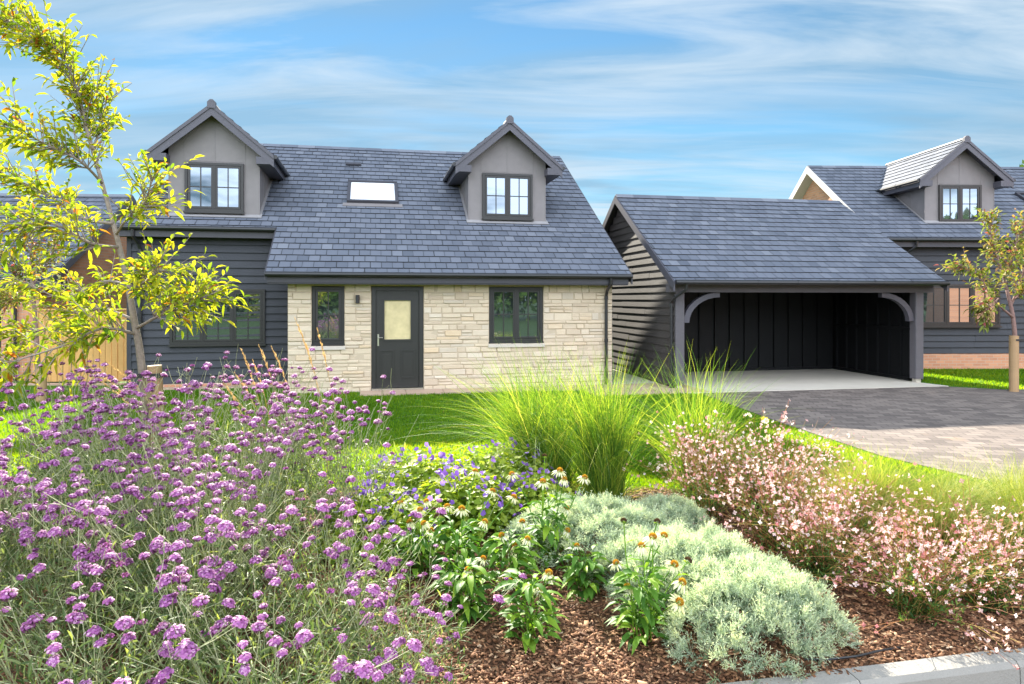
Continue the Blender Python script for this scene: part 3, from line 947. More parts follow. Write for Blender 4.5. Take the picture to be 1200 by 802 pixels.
# planting bed: gently mounded sheet
def bed_z(x,y):
    return .022+.02*min(1,max(0,(y-kerb_y(x))*3))*math.sin(1.7*x+.4)*math.cos(1.3*y)+.012*math.sin(5.1*x+2*y)
bedL=lambda y:-5.0
def in_bed(x,y):
    yb=kerb_y(x)-.03
    yt=6.75-.10*max(0,x-1.0)-(.9*max(0,x-3.2))
    return yb<y<yt and -7.2<x<4.6
def grid_sheet(name,x0,x1,y0,y1,st,test,zf,mat):
    mb=MB(); idx={}
    nx=int((x1-x0)/st); ny=int((y1-y0)/st); vs=[];fs=[]
    def vid(i,j):
        if (i,j) not in idx:
            idx[(i,j)]=len(vs); x=x0+i*st;y=y0+j*st; vs.append((x,y,zf(x,y)))
        return idx[(i,j)]
    for i in range(nx):
        for j in range(ny):
            if test(x0+(i+.5)*st,y0+(j+.5)*st): fs.append((vid(i,j),vid(i+1,j),vid(i+1,j+1),vid(i,j+1)))
    mb.faces(vs,fs); o=mb.build(name,mat,None,True); return tag(o,kind='structure')
grid_sheet('planting_bed',-7.4,4.8,1.6,7.0,.06,in_bed,bed_z,M['soil'])
# paving
DRV=[(3.75,13.75),(9.15,14.78),(10.2,14.2),(40,12.6),(40,5.2),(6.6,5.2),(5.25,6.4),(4.45,8.2),(4.1,10.4)]
sheet('driveway',DRV,.008,M['paving'])
# concrete apron and garage floor
def rot(u,v,o=(3.51,14.25),a=GA): return (o[0]+u*math.cos(a)-v*math.sin(a), o[1]+u*math.sin(a)+v*math.cos(a))
mb=MB(); pts=[rot(-.22,-.62),rot(W+.16,-.62),rot(W+.0,.0),rot(W,3.1),rot(-.05,3.1),rot(-.22,0)]
mb.prism([(x,y,0) for x,y in pts],(0,0,.018)); tag(mb.build('garage_floor',M['slab']),kind='structure')
# sandstone path along the front of the house
pm=MB()
def hrot(u,v): return rot(u,v,(-2.345,14.0),HA)
x=-.75
while x<6.1:
    w=random.choice([.45,.6,.75])
    for (a,b) in ((-.62,-.03),) if x<3.6 else ((-1.5,-.92),(-.90,-.45),(-.43,-.03)):
        if x+w>4.6 and b>-.1: b=-.03
        ps=[hrot(x+.005,a),hrot(x+w-.005,a),hrot(x+w-.005,b),hrot(x+.005,b)]
        pm.prism([(p[0],p[1],0.001) for p in ps],(0,0,.03+random.uniform(-.002,.002)))
    x+=w
tag(pm.build('path',M['path']),kind='structure')
pm=MB(); pm.prism([(*hrot(p[0],p[1]),0.001) for p in ((4.66,-.02),(6.0,-.02),(6.0,5),(4.66,5))],(0,0,.028)); tag(pm.build('side_path',M['slab']),kind='structure')
# strip of paving at the foot of the black clad wall and the outbuilding
pm=MB(); pm.prism([(*hrot(p[0],p[1]),0.001) for p in ((-5.6,1.15),(-2.2,1.15),(-2.2,1.45),(-5.6,1.45))],(0,0,.02)); pm.prism([(-18,14.9,.001),(-8.6,14.9,.001),(-8.4,15.2,.001),(-18,15.2,.001)],(0,0,.02)); tag(pm.build('paved_strip',M['path']),kind='structure')
# road and kerb at the front
kb=MB()
def kpt(s,off): return (1.53+KDIR[0]*s+KDIR[1]*off, 3.38+KDIR[1]*s-KDIR[0]*off)
s=-9.0
while s<12:
    L=.914; a=s+.003; b=s+L-.003
    prof=[(0,-.05),(0,.05),(.0,.05),(.13,.045),(.15,.025),(.16,-.12)]
    pr=[(-.01,-.12),(-.01,.048),(.095,.044),(.118,.02),(.125,-.12)]
    P0=[Vector((*kpt(a,o),z)) for o,z in pr]; d=Vector((KDIR[0]*(b-a),KDIR[1]*(b-a),0))
    kb.prism(P0[::-1],d); s+=L
tag(kb.build('kerb',M['kerb']),kind='structure')
rd=MB(); rd.face([(*kpt(-40,7),-.09),(*kpt(60,7),-.09),(*kpt(60,.11),-.09),(*kpt(-40,.11),-.09)]); tag(rd.build('road',M['road']),kind='structure')

# ================================================================== PLANT MATERIALS
G={}
G['blade']=foliage('grass_blade',[(0,(.06,.16,.008)),(.5,(.135,.30,.012)),(.92,(.27,.41,.02)),(1,(.38,.36,.08))],.66,(1.5,1.15,.2))
G['tree']=foliage('yellow_green_leaf',[(0,(.09,.19,.02)),(.3,(.23,.32,.025)),(.65,(.42,.43,.03)),(.92,(.58,.49,.035)),(.97,(.50,.22,.03)),(1,(.30,.09,.03))],.55,(1.15,1.12,.5),.7,.12)
G['redleaf']=foliage('turning_leaf',[(0,(.10,.19,.03)),(.5,(.24,.28,.05)),(.75,(.36,.26,.10)),(.9,(.36,.13,.10)),(1,(.30,.07,.08))],.45,(1.15,1.05,.55))
G['vstem']=foliage('verbena_stem',[(0,(.20,.24,.11)),(.6,(.34,.37,.19)),(1,(.50,.52,.32))],.15,rough=.6)
G['vleaf']=foliage('verbena_leaf',[(0,(.06,.11,.035)),(.5,(.15,.21,.075)),(.85,(.27,.33,.14)),(1,(.42,.49,.13))],.42)
G['vflower']=foliage('lilac_floret',[(0,(.18,.05,.16)),(.3,(.36,.11,.34)),(.65,(.52,.20,.47)),(.9,(.66,.36,.58)),(1,(.76,.54,.66))],.4,(1.08,.88,.95))
G['vcalyx']=foliage('plum_calyx',[(0,(.16,.05,.13)),(1,(.34,.13,.27))],.3,(1,.85,.95))
G['gerleaf']=foliage('geranium_leaf',[(0,(.07,.16,.02)),(.45,(.22,.34,.035)),(1,(.50,.55,.08))],.55)
G['gerflower']=foliage('violet_petal',[(0,(.15,.065,.34)),(.6,(.25,.14,.50)),(1,(.42,.28,.62))],.4,(1,.95,1.05))
G['conleaf']=foliage('coneflower_leaf',[(0,(.045,.13,.02)),(.5,(.11,.25,.03)),(.8,(.24,.40,.035)),(1,(.48,.54,.05))],.45)
G['conpetal']=foliage('white_petal',[(0,(.56,.56,.20)),(.5,(.72,.70,.42)),(1,(.80,.78,.62))],.4,(1,1,.85))
G['cone']=foliage('amber_cone',[(0,(.30,.11,.01)),(.5,(.52,.24,.02)),(1,(.66,.42,.04))],.15)
G['spent']=foliage('spent_cone',[(0,(.05,.03,.018)),(1,(.14,.08,.04))],.1)
G['silver']=foliage('silver_filigree',[(0,(.12,.19,.11)),(.35,(.36,.45,.32)),(.65,(.53,.61,.44)),(.9,(.68,.74,.50)),(1,(.78,.80,.50))],.35,(1.05,1.08,.75))
G['gstem']=foliage('gaura_stem',[(0,(.26,.085,.05)),(.5,(.40,.20,.08)),(1,(.50,.42,.12))],.35)
G['gleaf']=foliage('gaura_leaf',[(0,(.035,.085,.018)),(.6,(.085,.17,.03)),(1,(.28,.34,.06))],.42)
G['gflower']=foliage('pink_petal',[(0,(.54,.18,.20)),(.25,(.68,.36,.36)),(.6,(.77,.54,.52)),(1,(.83,.69,.66))],.4,(1,.95,.93))
G['gbud']=foliage('red_bud',[(0,(.40,.08,.09)),(1,(.60,.24,.20))],.3,(1,.9,.85))
G['tall']=foliage('tall_grass_blade',[(0,(.035,.10,.015)),(.35,(.10,.22,.025)),(.7,(.26,.38,.035)),(.9,(.46,.52,.07)),(1,(.55,.42,.18))],.52)
G['feather']=foliage('feather_grass_blade',[(0,(.11,.20,.025)),(.45,(.26,.33,.05)),(.75,(.42,.42,.11)),(1,(.58,.50,.22))],.48)
G['straw']=foliage('straw_head',[(0,(.48,.30,.11)),(1,(.68,.47,.21))],.35,(1.05,1,.8))
G['chip']=foliage('bark_chip',[(0,(.06,.025,.012)),(.4,(.19,.085,.040)),(.7,(.37,.20,.105)),(.92,(.54,.36,.22)),(1,(.66,.51,.37))],0.0,rough=.85)
G['dark']=foliage('woodland_leaf',[(0,(.03,.07,.015)),(.6,(.07,.13,.025)),(1,(.16,.22,.04))],.3)
G['hedge']=foliage('low_cover_leaf',[(0,(.03,.10,.015)),(.6,(.07,.18,.03)),(1,(.20,.32,.05))],.4)

def U(a,b,n): return R.uniform(a,b,n)
Zv=np.array([0,0,1.0])

def dirs(n, tilt_lo, tilt_hi, az=None):
    az=U(0,2*math.pi,n) if az is None else az
    t=U(tilt_lo,tilt_hi,n)
    return np.stack([np.sin(t)*np.cos(az),np.sin(t)*np.sin(az),np.cos(t)],1)

def arch(P,D,L,sag,k):
    """k points on a curve leaving P along D, length L, sagging outward and down"""
    N=len(P); w=np.linspace(0,1,k)[None,:,None]
    L=np.broadcast_to(L,(N,))[:,None,None]; sag=np.broadcast_to(sag,(N,))[:,None,None]
    hz=D.copy(); hz[:,2]=0; hz=unit(hz)[:,None,:]
    p=P[:,None,:]+D[:,None,:]*L*w
    p=p+(hz*.6-Zv*.7)*(L*sag*w**3.0)
    return p

# ------------------------------------------------------------------ lawn blades
def lawn_grass():
    nb=NB()
    n=270000
    # denser towards the camera
    y=6.1+(13.9-6.1)*U(0,1,n)**1.5; x=U(-1,1,n)*(y*.85+.6)
    ok=np.ones(n,bool)
    # keep off driveway and path
    right=4.95-.13*(y-5.2)*1.7
    dx=np.interp(y,[5.2,6.4,8.2,10.4,13.75],[6.4,5.15,4.38,4.02,3.6])
    ok&=x<dx
    ca,sa=math.cos(HA),math.sin(HA)
    u=(x+2.345)*ca+(y-14)*sa; v=-(x+2.345)*sa+(y-14)*ca
    ok&=~((u>-2.2)&(v>-.05)); ok&=~((u>-.8)&(v>-.64)); ok&=~((u>3.5)&(v>-1.55)); ok&=~(v>1.13)
    ok&=y<14.85
    ok&=~((y<6.75-.10*np.maximum(0,x-1))&(x<4.2)&(R.random(n)>.0))|(y>6.6)
    x,y=x[ok],y[ok]
    # right hand lawn beyond the drive
    m=26000; x2=U(8.6,15,m); y2=U(13,18.2,m)
    edge=np.interp(x2,[8.6,9.3,10.4,40],[14.75,14.9,14.25,12.5]); k=(y2>edge)
    gx=(x2-3.51)*math.cos(GA)+(y2-14.25)*math.sin(GA); k&=(gx>W+.25)
    x=np.concatenate([x,x2[k]]); y=np.concatenate([y,y2[k]])
    N=len(x)
    P=np.stack([x,y,np.zeros(N)],1); D=dirs(N,0,.7); L=U(.022,.05,N)*(1+.25*(y/10))
    s=unit(np.cross(D,rvec(N))); wd=(.0022+.00045*y)[:,None]
    bend=rvec(N)*.35; 
    tip=P+unit(D+bend*.6)*L[:,None]
    v=np.stack([P-s*wd,P+s*wd,tip],1)
    pt=np.clip(.45+.22*np.sin(x*1.3+.7*y)*np.cos(y*1.1)+R.normal(0,.2,N),0,1)
    nb.add(v,[(0,1,2)],pt)
    o=nb.build('lawn_grass',G['blade']); tag(o,'short green lawn grass','grass',kind='stuff')
    return o
lawn_grass()

# ------------------------------------------------------------------ bark mulch chips
def chips():
    nb=NB(); n=95000
    y=kerb_y(0)-.6+U(0,1,n)**1.25*4.3; x=U(-3.2,3.9,n)
    ok=np.array([in_bed(a,b) for a,b in zip(x,y)])
    # thin out under the drifts on the left, keep the open patches full
    ok&=~((x<-1.4)&(R.random(n)>.35))
    x,y=x[ok],y[ok]; N=len(x)
    z=np.array([bed_z(a,b) for a,b in zip(x,y)])+U(.002,.022,N)
    P=np.stack([x,y,z],1); D=dirs(N,1.15,1.85); L=U(.010,.036,N)*np.where(R.random(N)<.05,2.0,1); Wd=L*U(.18,.5,N)
    nrm=unit(rvec(N)*.55+Zv); s=unit(np.cross(D,nrm)); nn=np.cross(s,D)
    a=P-D*L[:,None]/2-s*Wd[:,None]/2; b=P-D*L[:,None]/2*U(.8,1,N)[:,None]+s*Wd[:,None]/2
    c=P+D*L[:,None]/2+s*Wd[:,None]/2*U(.5,1,N)[:,None]; d=P+D*L[:,None]/2*U(.75,1,N)[:,None]-s*Wd[:,None]/2
    th=nn*.004
    nb.add(np.stack([a,b,c,d,a+th,b+th,c+th,d+th],1),[(4,5,6,7),(0,1,5,4),(1,2,6,5),(2,3,7,6),(3,0,4,7)],np.clip(R.beta(1.3,2.1,N),0,1))
    o=nb.build('bark_mulch',G['chip']); tag(o,'brown bark chip mulch','mulch',kind='stuff')
chips()

# ------------------------------------------------------------------ verbena
def floret_head(seed, r, fl):
    nb=NB(); n=fl
    a=U(0,2*math.pi,n); q=np.sqrt(U(0,1,n)); 
    P=np.stack([q*np.cos(a)*r,q*np.sin(a)*r,(np.sqrt(np.maximum(0,1-q**2*.92)))*r*.85],1)
    P+=R.normal(0,r*.11,(n,3))
    Nn=unit(P*np.array([1,1,1.4])+Zv*r*.5)
    tt=np.clip(R.normal([.52,.35,.58,.70,.2][seed%5],.30,n),0,1)
    add_flowers(nb,P,Nn,U(.0046,.0068,n),5,tt,0,.15,.95)
    # calyces under the florets
    m=int(fl*.8); a=U(0,2*math.pi,m); q=np.sqrt(U(0,1,m))
    Q=np.stack([q*np.cos(a)*r*.92,q*np.sin(a)*r*.92,np.sqrt(np.maximum(0,1-q**2))*r*.5-.002],1)
    D=unit(Q-np.array([0,0,-r*.9])); add_quads(nb,Q-D*.013,D,.015,.0045,U(0,1,m),1)
    return nb.mesh('flower_head',[G['vflower'],G['vcalyx']])
HEADS=[floret_head(i,r,f) for i,(r,f) in enumerate([(.021,72),(.025,98),(.0285,124),(.017,54),(.0145,40)])]

def faded_head(r):
    nb=NB(); n=90; a=U(0,6.28,n); q=np.sqrt(U(0,1,n)); P=np.stack([q*np.cos(a)*r,q*np.sin(a)*r,np.sqrt(np.maximum(0,1-q**2))*r*.8],1)
    D=unit(P+Zv*r*.3); add_quads(nb,P-D*.010,D,.014,.0042,U(0,1,n),1)
    m=14; i=R.integers(0,n,m); add_flowers(nb,P[i]+D[i]*.004,D[i],.0045,5,U(0,.5,m),0,.2,.9)
    return nb.mesh('flower_head',[G['vflower'],G['vcalyx']])
HEADS+= [faded_head(.017),faded_head(.013)]
def make_verbena(H, n_stem, spread, lean, n_heads, seed):
    """returns stem mesh, leaf mesh, list of (pos, dir, scale, head index)"""
    ns=n_stem
    az=U(0,2*math.pi,ns); til=U(.03,1,ns)**.8*spread
    D=np.stack([np.sin(til)*np.cos(az)+lean[0],np.sin(til)*np.sin(az)+lean[1],np.cos(til)],1); D=unit(D)
    P=np.stack([U(-.13,.13,ns),U(-.13,.13,ns),np.full(ns,.0)],1)
    L=U(.68,1.05,ns)*H*(1+.12*til)
    k=7; w=np.linspace(0,1,k)[None,:,None]
    path=P[:,None,:]+D[:,None,:]*L[:,None,None]*w+Zv*(L*til*.12)[:,None,None]*w**2+(rvec(ns)*.03)[:,None,:]*np.sin(w*5)
    nb=NB(); add_tubes(nb,path,np.linspace(.0031,.0019,k)[None,:],U(.1,.9,ns),0,3)
    heads=[]; lf=NB(); LP=[];LD=[]
    def head(p,d,sc,i): heads.append((p,d,sc,i))
    for i in range(ns):
        tip=path[i,-1]; d=unit(path[i,-1]-path[i,-2])
        # leaves in pairs at nodes
        for q in (1,2,3,4):
            for sgn in (-1,1):
                if R.random()<.85:
                    s=unit(np.cross(d,R.normal(size=3)))
                    LP.append(path[i,q]+ (path[i,q+1]-path[i,q])*R.random()); LD.append(unit(s*sgn+d*.8))
        head(tip,d,U(.85,1.25,1)[0],int(R.integers(0,3)) if R.random()>.08 else 5)
        # forked side branches
        for q in (4,5):
            for sgn in (-1,1):
                if R.random()<.62:
                    s=unit(np.cross(d,R.normal(size=3)))
                    st=path[i,q]+(path[i,q+1]-path[i,q])*R.random()
                    e=unit(d*1.0+s*sgn*.62); ll=L[i]*R.uniform(.12,.27)
                    mid=st+e*ll*.5; end=mid+unit(e+d*.5)*ll*.5
                    add_tubes(nb,np.stack([st,mid,end])[None],np.array([[.0019,.0016,.0014]]),[R.random()],0,3)
                    head(end,unit(e+d),R.uniform(.7,1.05),int(R.integers(0,4)) if R.random()>.15 else 5)
                    if R.random()<.55:
                        s2=unit(np.cross(e,R.normal(size=3))); e2=mid+unit(e+s2*.7)*ll*.35
                        add_tubes(nb,np.stack([mid,(mid+e2)/2+d*.004,e2])[None],np.array([[.0015,.0013,.0012]]),[R.random()],0,3)
                        head(e2,unit(e+d*.6),R.uniform(.75,1.0),int(R.integers(2,7)))
    LP=np.array(LP);LD=np.array(LD); add_leaves(lf,LP,LD,U(.05,.10,len(LP)),U(.008,.015,len(LP)),U(0,.9,len(LP)),0,.2,.25)
    # long bare side shoots that cross one another low down
    e=46; az2=U(0,6.28,e); D3=dirs(e,.35,1.25,az2); P3=np.stack([U(-.2,.2,e),U(-.2,.2,e),U(.0,.3,e)],1)
    pth=P3[:,None,:]+D3[:,None,:]*(U(.35,.95,e)*H)[:,None,None]*np.linspace(0,1,6)[None,:,None]+(rvec(e)*.05)[:,None,:]*np.sin(np.linspace(0,4,6))[None,:,None]
    add_tubes(nb,pth,np.linspace(.0026,.0013,6)[None,:],U(.3,1,e),0,3)
    # low basal tangle of narrow leaves and old stalks
    m=1500; a=U(0,6.28,m); q=np.sqrt(U(0,1,m))*.55
    B=np.stack([q*np.cos(a),q*np.sin(a),U(.02,.85,m)*H*.75],1); add_leaves(lf,B,dirs(m,.1,1.5),U(.05,.11,m),U(.006,.014,m),U(0,1,m)**1.4,0,.2,.25)
    heads.sort(key=lambda h:-h[2]); 
    return nb.mesh('stems',G['vstem']), lf.mesh('leaves',G['vleaf']), heads[:n_heads]

def verbena_proto(args):
    st,lf,hd=make_verbena(*args)
    o=empty('purple_verbena',(0,0,0))
    link_mesh('stems',st,o); link_mesh('leaves',lf,o)
    for p,d,sc,i in hd:
        h=link_mesh('flower_head',HEADS[i],o); h.location=p
        up=Vector(d)*.55+Vector((0,0,.6)); q=up.to_track_quat('Z','Y'); h.rotation_mode='QUATERNION'; h.rotation_quaternion=q; h.scale=(sc,)*3
    return o
protos=[verbena_proto(a) for a in ((1.18,46,.50,(.04,-.06),100,1),(1.08,46,.58,(-.05,-.10),100,2),(.95,42,.72,(.05,-.20),100,3),(.80,38,.95,(.10,-.30),90,4))]
VB=[(-3.75,5.75,0,1.04,0,'tall purple verbena at the far left edge, in front of the sunlit lawn'),
    (-2.75,5.85,1,1.10,1.1,'tall purple verbena rising beside the foot of the staked yellow tree'),
    (-1.95,5.75,0,1.02,2.3,'tall purple verbena standing behind the straw coloured reed grass stems'),
    (-1.3,5.25,1,1.0,.4,'purple verbena at the right end of the back row, beside the geraniums'),
    (-3.35,4.55,1,1.0,.2,'purple verbena at the left border, in the middle row of the drift'),
    (-2.5,4.6,0,.94,4.1,'dense purple verbena in the centre of the flower drift at left'),
    (-1.7,4.35,1,.95,.9,'purple verbena in the middle row, leaning towards the yellow geranium leaves'),
    (-2.35,3.55,2,1.0,.3,'sprawling verbena in the lower left corner with long crossing stems'),
    (-1.55,3.45,2,1.0,-.3,'sprawling verbena at the lower left, just behind the foremost low plants'),
    (-.93,3.65,2,.85,.2,'thin verbena at the right end of the drift beside the bare bark mulch'),
    (-1.75,2.80,3,1.0,.1,'low leaning verbena in the bottom left corner of the photo'),
    (-3.0,5.2,0,.93,2.0,'tall purple verbena between the back row and the middle of the drift, near the stake'),
    (-2.0,5.1,1,.97,3.0,'purple verbena just in front of the straw reed grass, in the thick of the drift'),
    (-3.05,3.9,2,1.05,.5,'arching verbena at the left border, above the low corner plants'),
    (-2.0,4.0,1,.90,5.2,'purple verbena in the heart of the drift, behind the sprawling front plants'),
    (-.62,3.15,3,.75,1.3,'sparse verbena with few heads hanging over the bare bark mulch'),
    (-1.02,2.80,3,.95,-.2,'low leaning verbena at the bottom edge, nearest to the bark mulch')]
used=set()
for (x,y,k,sc,rz,lab) in VB:
    o=protos[k] if k not in used else copy_tree(protos[k]); used.add(k)
    o.location=(x,y,.03); o.rotation_euler=(0,0,rz if k<2 else rz*.5); o.scale=(sc,sc,sc)
    tag(o,lab,'verbena','purple verbena plants in the flower bed')

# ------------------------------------------------------------------ hardy geranium mounds
def single_flowers(n_pet, mat, cup, wid, k, lo=0, hi=1, name='flower'):
    out=[]
    for i in range(k):
        nb=NB()
        for j in range(1): add_flowers(nb,np.zeros((1,3)),np.array([[0,0,1.]]),1.0,n_pet,[lo+(hi-lo)*(i+.5)/k],0,cup,wid)
        out.append(nb.mesh(name,mat))
    return out
def place_flowers(parent, P, Nrm, r, meshes, most=95, name='flower'):
    for p,n,s in list(zip(P,Nrm,r))[:most]:
        h=link_mesh(name,random.choice(meshes),parent); h.location=p; h.rotation_mode='QUATERNION'
        h.rotation_quaternion=Vector(n).to_track_quat('Z','Y'); h.scale=(s,s,s)
GF=single_flowers(5,G['gerflower'],.3,1.0,6)
def geranium(r,h,n,nf,o):
    nb=NB()
    a=U(0,6.28,n); q=np.sqrt(U(0,1,n)); lay=U(.45,1.05,n)
    P=np.stack([q*np.cos(a)*r,q*np.sin(a)*r,np.sqrt(np.maximum(.03,1-q**2))*h*lay*(1+.13*np.sin(5*a+q*7))],1)
    Nn=unit(rvec(n)*.8+Zv+P/r*.4)
    add_flowers(nb,P,Nn,U(.016,.034,n),5,np.clip(.15+.75*lay*U(.3,1.05,n),0,1),0,.1,1.05)
    m=int(n*.25); Q=np.stack([U(-.5,.5,m)*r,U(-.5,.5,m)*r,np.zeros(m)],1); T=P[:m]
    add_strips(nb,np.stack([Q,(Q+T)/2+Zv*.03,T],1),np.full(3,.003),U(0,.5,m))
    a=U(0,6.28,nf); q=np.sqrt(U(0,1,nf))*1.03
    F=np.stack([q*np.cos(a)*r,q*np.sin(a)*r,np.sqrt(np.maximum(.04,1-(q/1.05)**2))*h*U(1.0,1.25,nf)],1)
    st=np.stack([F*.8*np.array([1,1,.9]),F*.93,F-Zv*.004],1); add_strips(nb,st,np.full(3,.003),U(0,.6,nf))
    nb.build('leaves',G['gerleaf'],o)
    place_flowers(o,F,unit(rvec(nf)*.7+np.array([.0,-.6,.7])),U(.018,.029,nf),GF)
for (x,y,k,sc,rz,lab) in [(-.85,6.05,0,1.05,0,'violet geranium mound at the back, beside the purple verbena'),
        (-.10,6.2,0,1.1,2,'violet geranium mound at the back, under the arching tall green grass'),
        (-.42,5.5,1,1.1,1,'violet geranium mound in the middle, above the white coneflowers'),
        (.22,5.65,1,.9,3,'small violet geranium mound between the tallest coneflower and the green grass'),
        (-1.0,5.1,1,1.0,4,'violet geranium with yellow leaves, mostly behind the thin verbena')]:
    o=empty('violet_geranium',(x,y,.03),rz,lab,'geranium','violet geraniums in the flower bed'); o.scale=(sc,sc,sc)
    geranium(*((.50,.44,1700,95) if k==0 else (.44,.40,1300,85)),o)

# ------------------------------------------------------------------ white coneflowers
def cone_head(spent=False, droop=.5, n=15, r=.036):
    nb=NB()
    # dome of tiny scales
    m=150; i=np.arange(m)+.5; ph=np.arccos(1-i/m*.98); th=i*2.39996
    P=np.stack([np.sin(ph)*np.cos(th)*.0145,np.sin(ph)*np.sin(th)*.0145,np.cos(ph)*.0155],1)
    D=unit(P); add_quads(nb,P-D*.004,unit(D+Zv*.3),.009,.0048,np.clip(.25+.6*np.cos(ph)+R.normal(0,.15,m),0,1),2 if spent else 1)
    if not spent:
        a=np.linspace(0,2*math.pi,n,endpoint=False)+R.normal(0,.06,n)
        B=np.stack([np.cos(a)*.012,np.sin(a)*.012,np.full(n,-.001)],1)
        dr=np.clip(R.normal(droop,.15,n),0,1.2)
        Dp=np.stack([np.cos(a)*np.cos(dr),np.sin(a)*np.cos(dr),-np.sin(dr)],1)
        add_leaves(nb,B,Dp,U(.85,1.1,n)*r,U(.009,.013,n),U(.2,1,n),0,.12,.18,np.tile(Zv,(n,1)))
    m=20; a=U(0,6.28,m); B=np.stack([np.cos(a)*.004,np.sin(a)*.004,np.full(m,-.004)],1)
    add_quads(nb,B,np.stack([np.cos(a),np.sin(a),np.full(m,-.2)],1),.014,.005,U(0,1,m),3)
    return nb.mesh('flower_head',[G['conpetal'],G['cone'],G['spent'],G['conleaf']])
CH=[cone_head(False,.25),cone_head(False,.55),cone_head(False,.9,14,.034),cone_head(True)]
def coneflower(x,y,H,stems,label,nleaf,rng):
    o=empty('white_coneflower',(x,y,.03),0,label,'coneflower','white coneflowers in the flower bed')
    st=NB(); lf=NB(); hd=[]
    for (dx,dy,h,kind,sc) in stems:
        P=np.array([[R.normal(0,.03),R.normal(0,.03),0]]); T=np.array([[dx,dy,h]])
        m1=P*.7+T*.3; m1[:,2]+=.05; m2=P*.35+T*.65; m2[:,2]+=.05
        path=np.stack([P,m1,m2,T],1)+0; path[:,1:3]+=R.normal(0,.008,(1,2,3))
        add_tubes(st,path,np.array([[.0045,.004,.0035,.0032]]),[R.uniform(.4,.8)],0,5)
        hd.append((T[0],unit(path[0,-1]-path[0,-2]),kind,sc))
        k=5; w=R.random(k)*.7+.08
        pts=np.stack([np.interp(w,[0,.33,.66,1],path[0,:,j]) for j in range(3)],1)
        add_leaves(lf,pts,dirs(k,.7,1.4),U(.06,.11,k),U(.018,.030,k),U(.1,.8,k),0,.2,.35)
    n=nleaf; a=U(0,6.28,n); q=np.sqrt(U(0,1,n))*.10
    P=np.stack([q*np.cos(a),q*np.sin(a),U(.03,.62,n)*H],1)
    D=dirs(n,.75,1.5,a+R.normal(0,.4,n))
    add_leaves(lf,P,D,U(.09,.17,n),U(.032,.058,n),np.clip(U(0,.8,n)+.15*(P[:,2]/H),0,1),0,.18,.55,np.tile(Zv,(n,1))+rvec(n)*.35)
    add_strips(lf,np.stack([np.stack([P[:,0]*.3,P[:,1]*.3,P[:,2]-.03],1),P,P+D*.02],1),np.full(3,.004),U(.2,.6,n))
    st.build('stems',G['conleaf'],o); lf.build('leaves',G['conleaf'],o,True)
    for p,d,kind,sc in hd:
        h=link_mesh('flower_head',CH[kind],o); h.location=p; h.rotation_mode='QUATERNION'
        h.rotation_quaternion=(Vector(d)+Vector((0,-.25,.55))).to_track_quat('Z','Y'); h.scale=(sc*1.2,)*3
    return o
def at(px,py,Y):   # height and sideways offset of a point seen at (px,py), at depth Y
    return ((px-600)*Y/800, CAMH-(py-350)*Y/800)
def stems_from(pts,X0,Y):
    out=[]
    for (px,py,dy,kind,sc) in pts:
        x,z=at(px,py,Y+dy); out.append((x-X0,dy,z-.03,kind,sc))
    return out
coneflower(.10,3.72,.55,stems_from([(643,672,0,2,1.05),(634,690,-.02,2,1.0),(620,678,.06,3,1),(598,682,.05,2,.9),(652,708,-.04,3,.9),(612,668,.1,3,.8)],.10,3.72),'drooping white coneflower standing nearest in the bare mulch at the bottom centre',85,1)
coneflower(.70,3.72,.62,stems_from([(770,612,.05,3,.95),(731,611,.02,3,.85),(765,630,0,1,1.15),(778,628,.05,1,1.0),(790,662,-.03,0,1.1),(806,658,.05,3,1.1),(799,683,-.05,2,1.15),(796,706,-.1,0,1.15),(735,688,0,2,.95),(722,660,.05,1,.9),(752,640,.0,2,1.0)],.70,3.72),'white coneflower with open daisies in front of the silver artemisia',95,2)
coneflower(.25,4.75,.75,stems_from([(636,565,0,1,1.15),(638,535,.05,3,.9),(656,552,.02,1,1.1),(661,562,.0,2,1.0),(685,560,.0,1,1.0),(664,596,-.05,1,.95),(665,622,-.1,2,.95),(600,556,.1,1,1.0)],.25,4.75),'tallest white coneflower, left of the silver artemisia and below the tall grass',120,3)
coneflower(-.35,4.45,.62,stems_from([(541,597,0,1,1.15),(524,594,.05,1,1.0),(497,614,.03,2,1.0),(508,598,.06,3,1.0),(512,606,.03,3,.9),(568,612,0,2,1.0),(577,576,.2,1,1.0),(557,553,.25,1,.95),(602,583,.2,1,1.05),(500,588,.1,2,.9)],-.35,4.45),'white coneflower group between the purple verbena and the violet geraniums',130,4)
coneflower(-.28,4.0,.50,stems_from([(548,668,0,2,.9),(566,655,.05,1,.9),(530,660,.1,3,.9)],-.28,4.0),'leafy low coneflower with few blooms, left of the drooping one in the mulch',110,5)
coneflower(-.02,4.35,.55,stems_from([(588,628,0,1,1.0),(604,640,.05,2,1.0),(618,632,-.05,2,.95),(575,640,.05,3,.9),(612,612,.1,1,1.0)],-.02,4.35),'bushy coneflower in the middle, between the tallest one and the nearest drooping one',130,6)
coneflower(.45,4.35,.42,stems_from([(690,650,.0,3,.9),(676,640,.05,1,.9)],.45,4.35),'low coneflower leaves with two blooms at the left foot of the silver artemisia',80,7)
coneflower(-.62,4.6,.55,stems_from([(492,598,0,1,1.0),(480,612,.05,2,1.0),(470,590,.1,1,.9),(505,622,-.05,2,1.0)],-.62,4.6),'coneflower half hidden behind thin verbena stems, left end of the coneflowers',110,8)

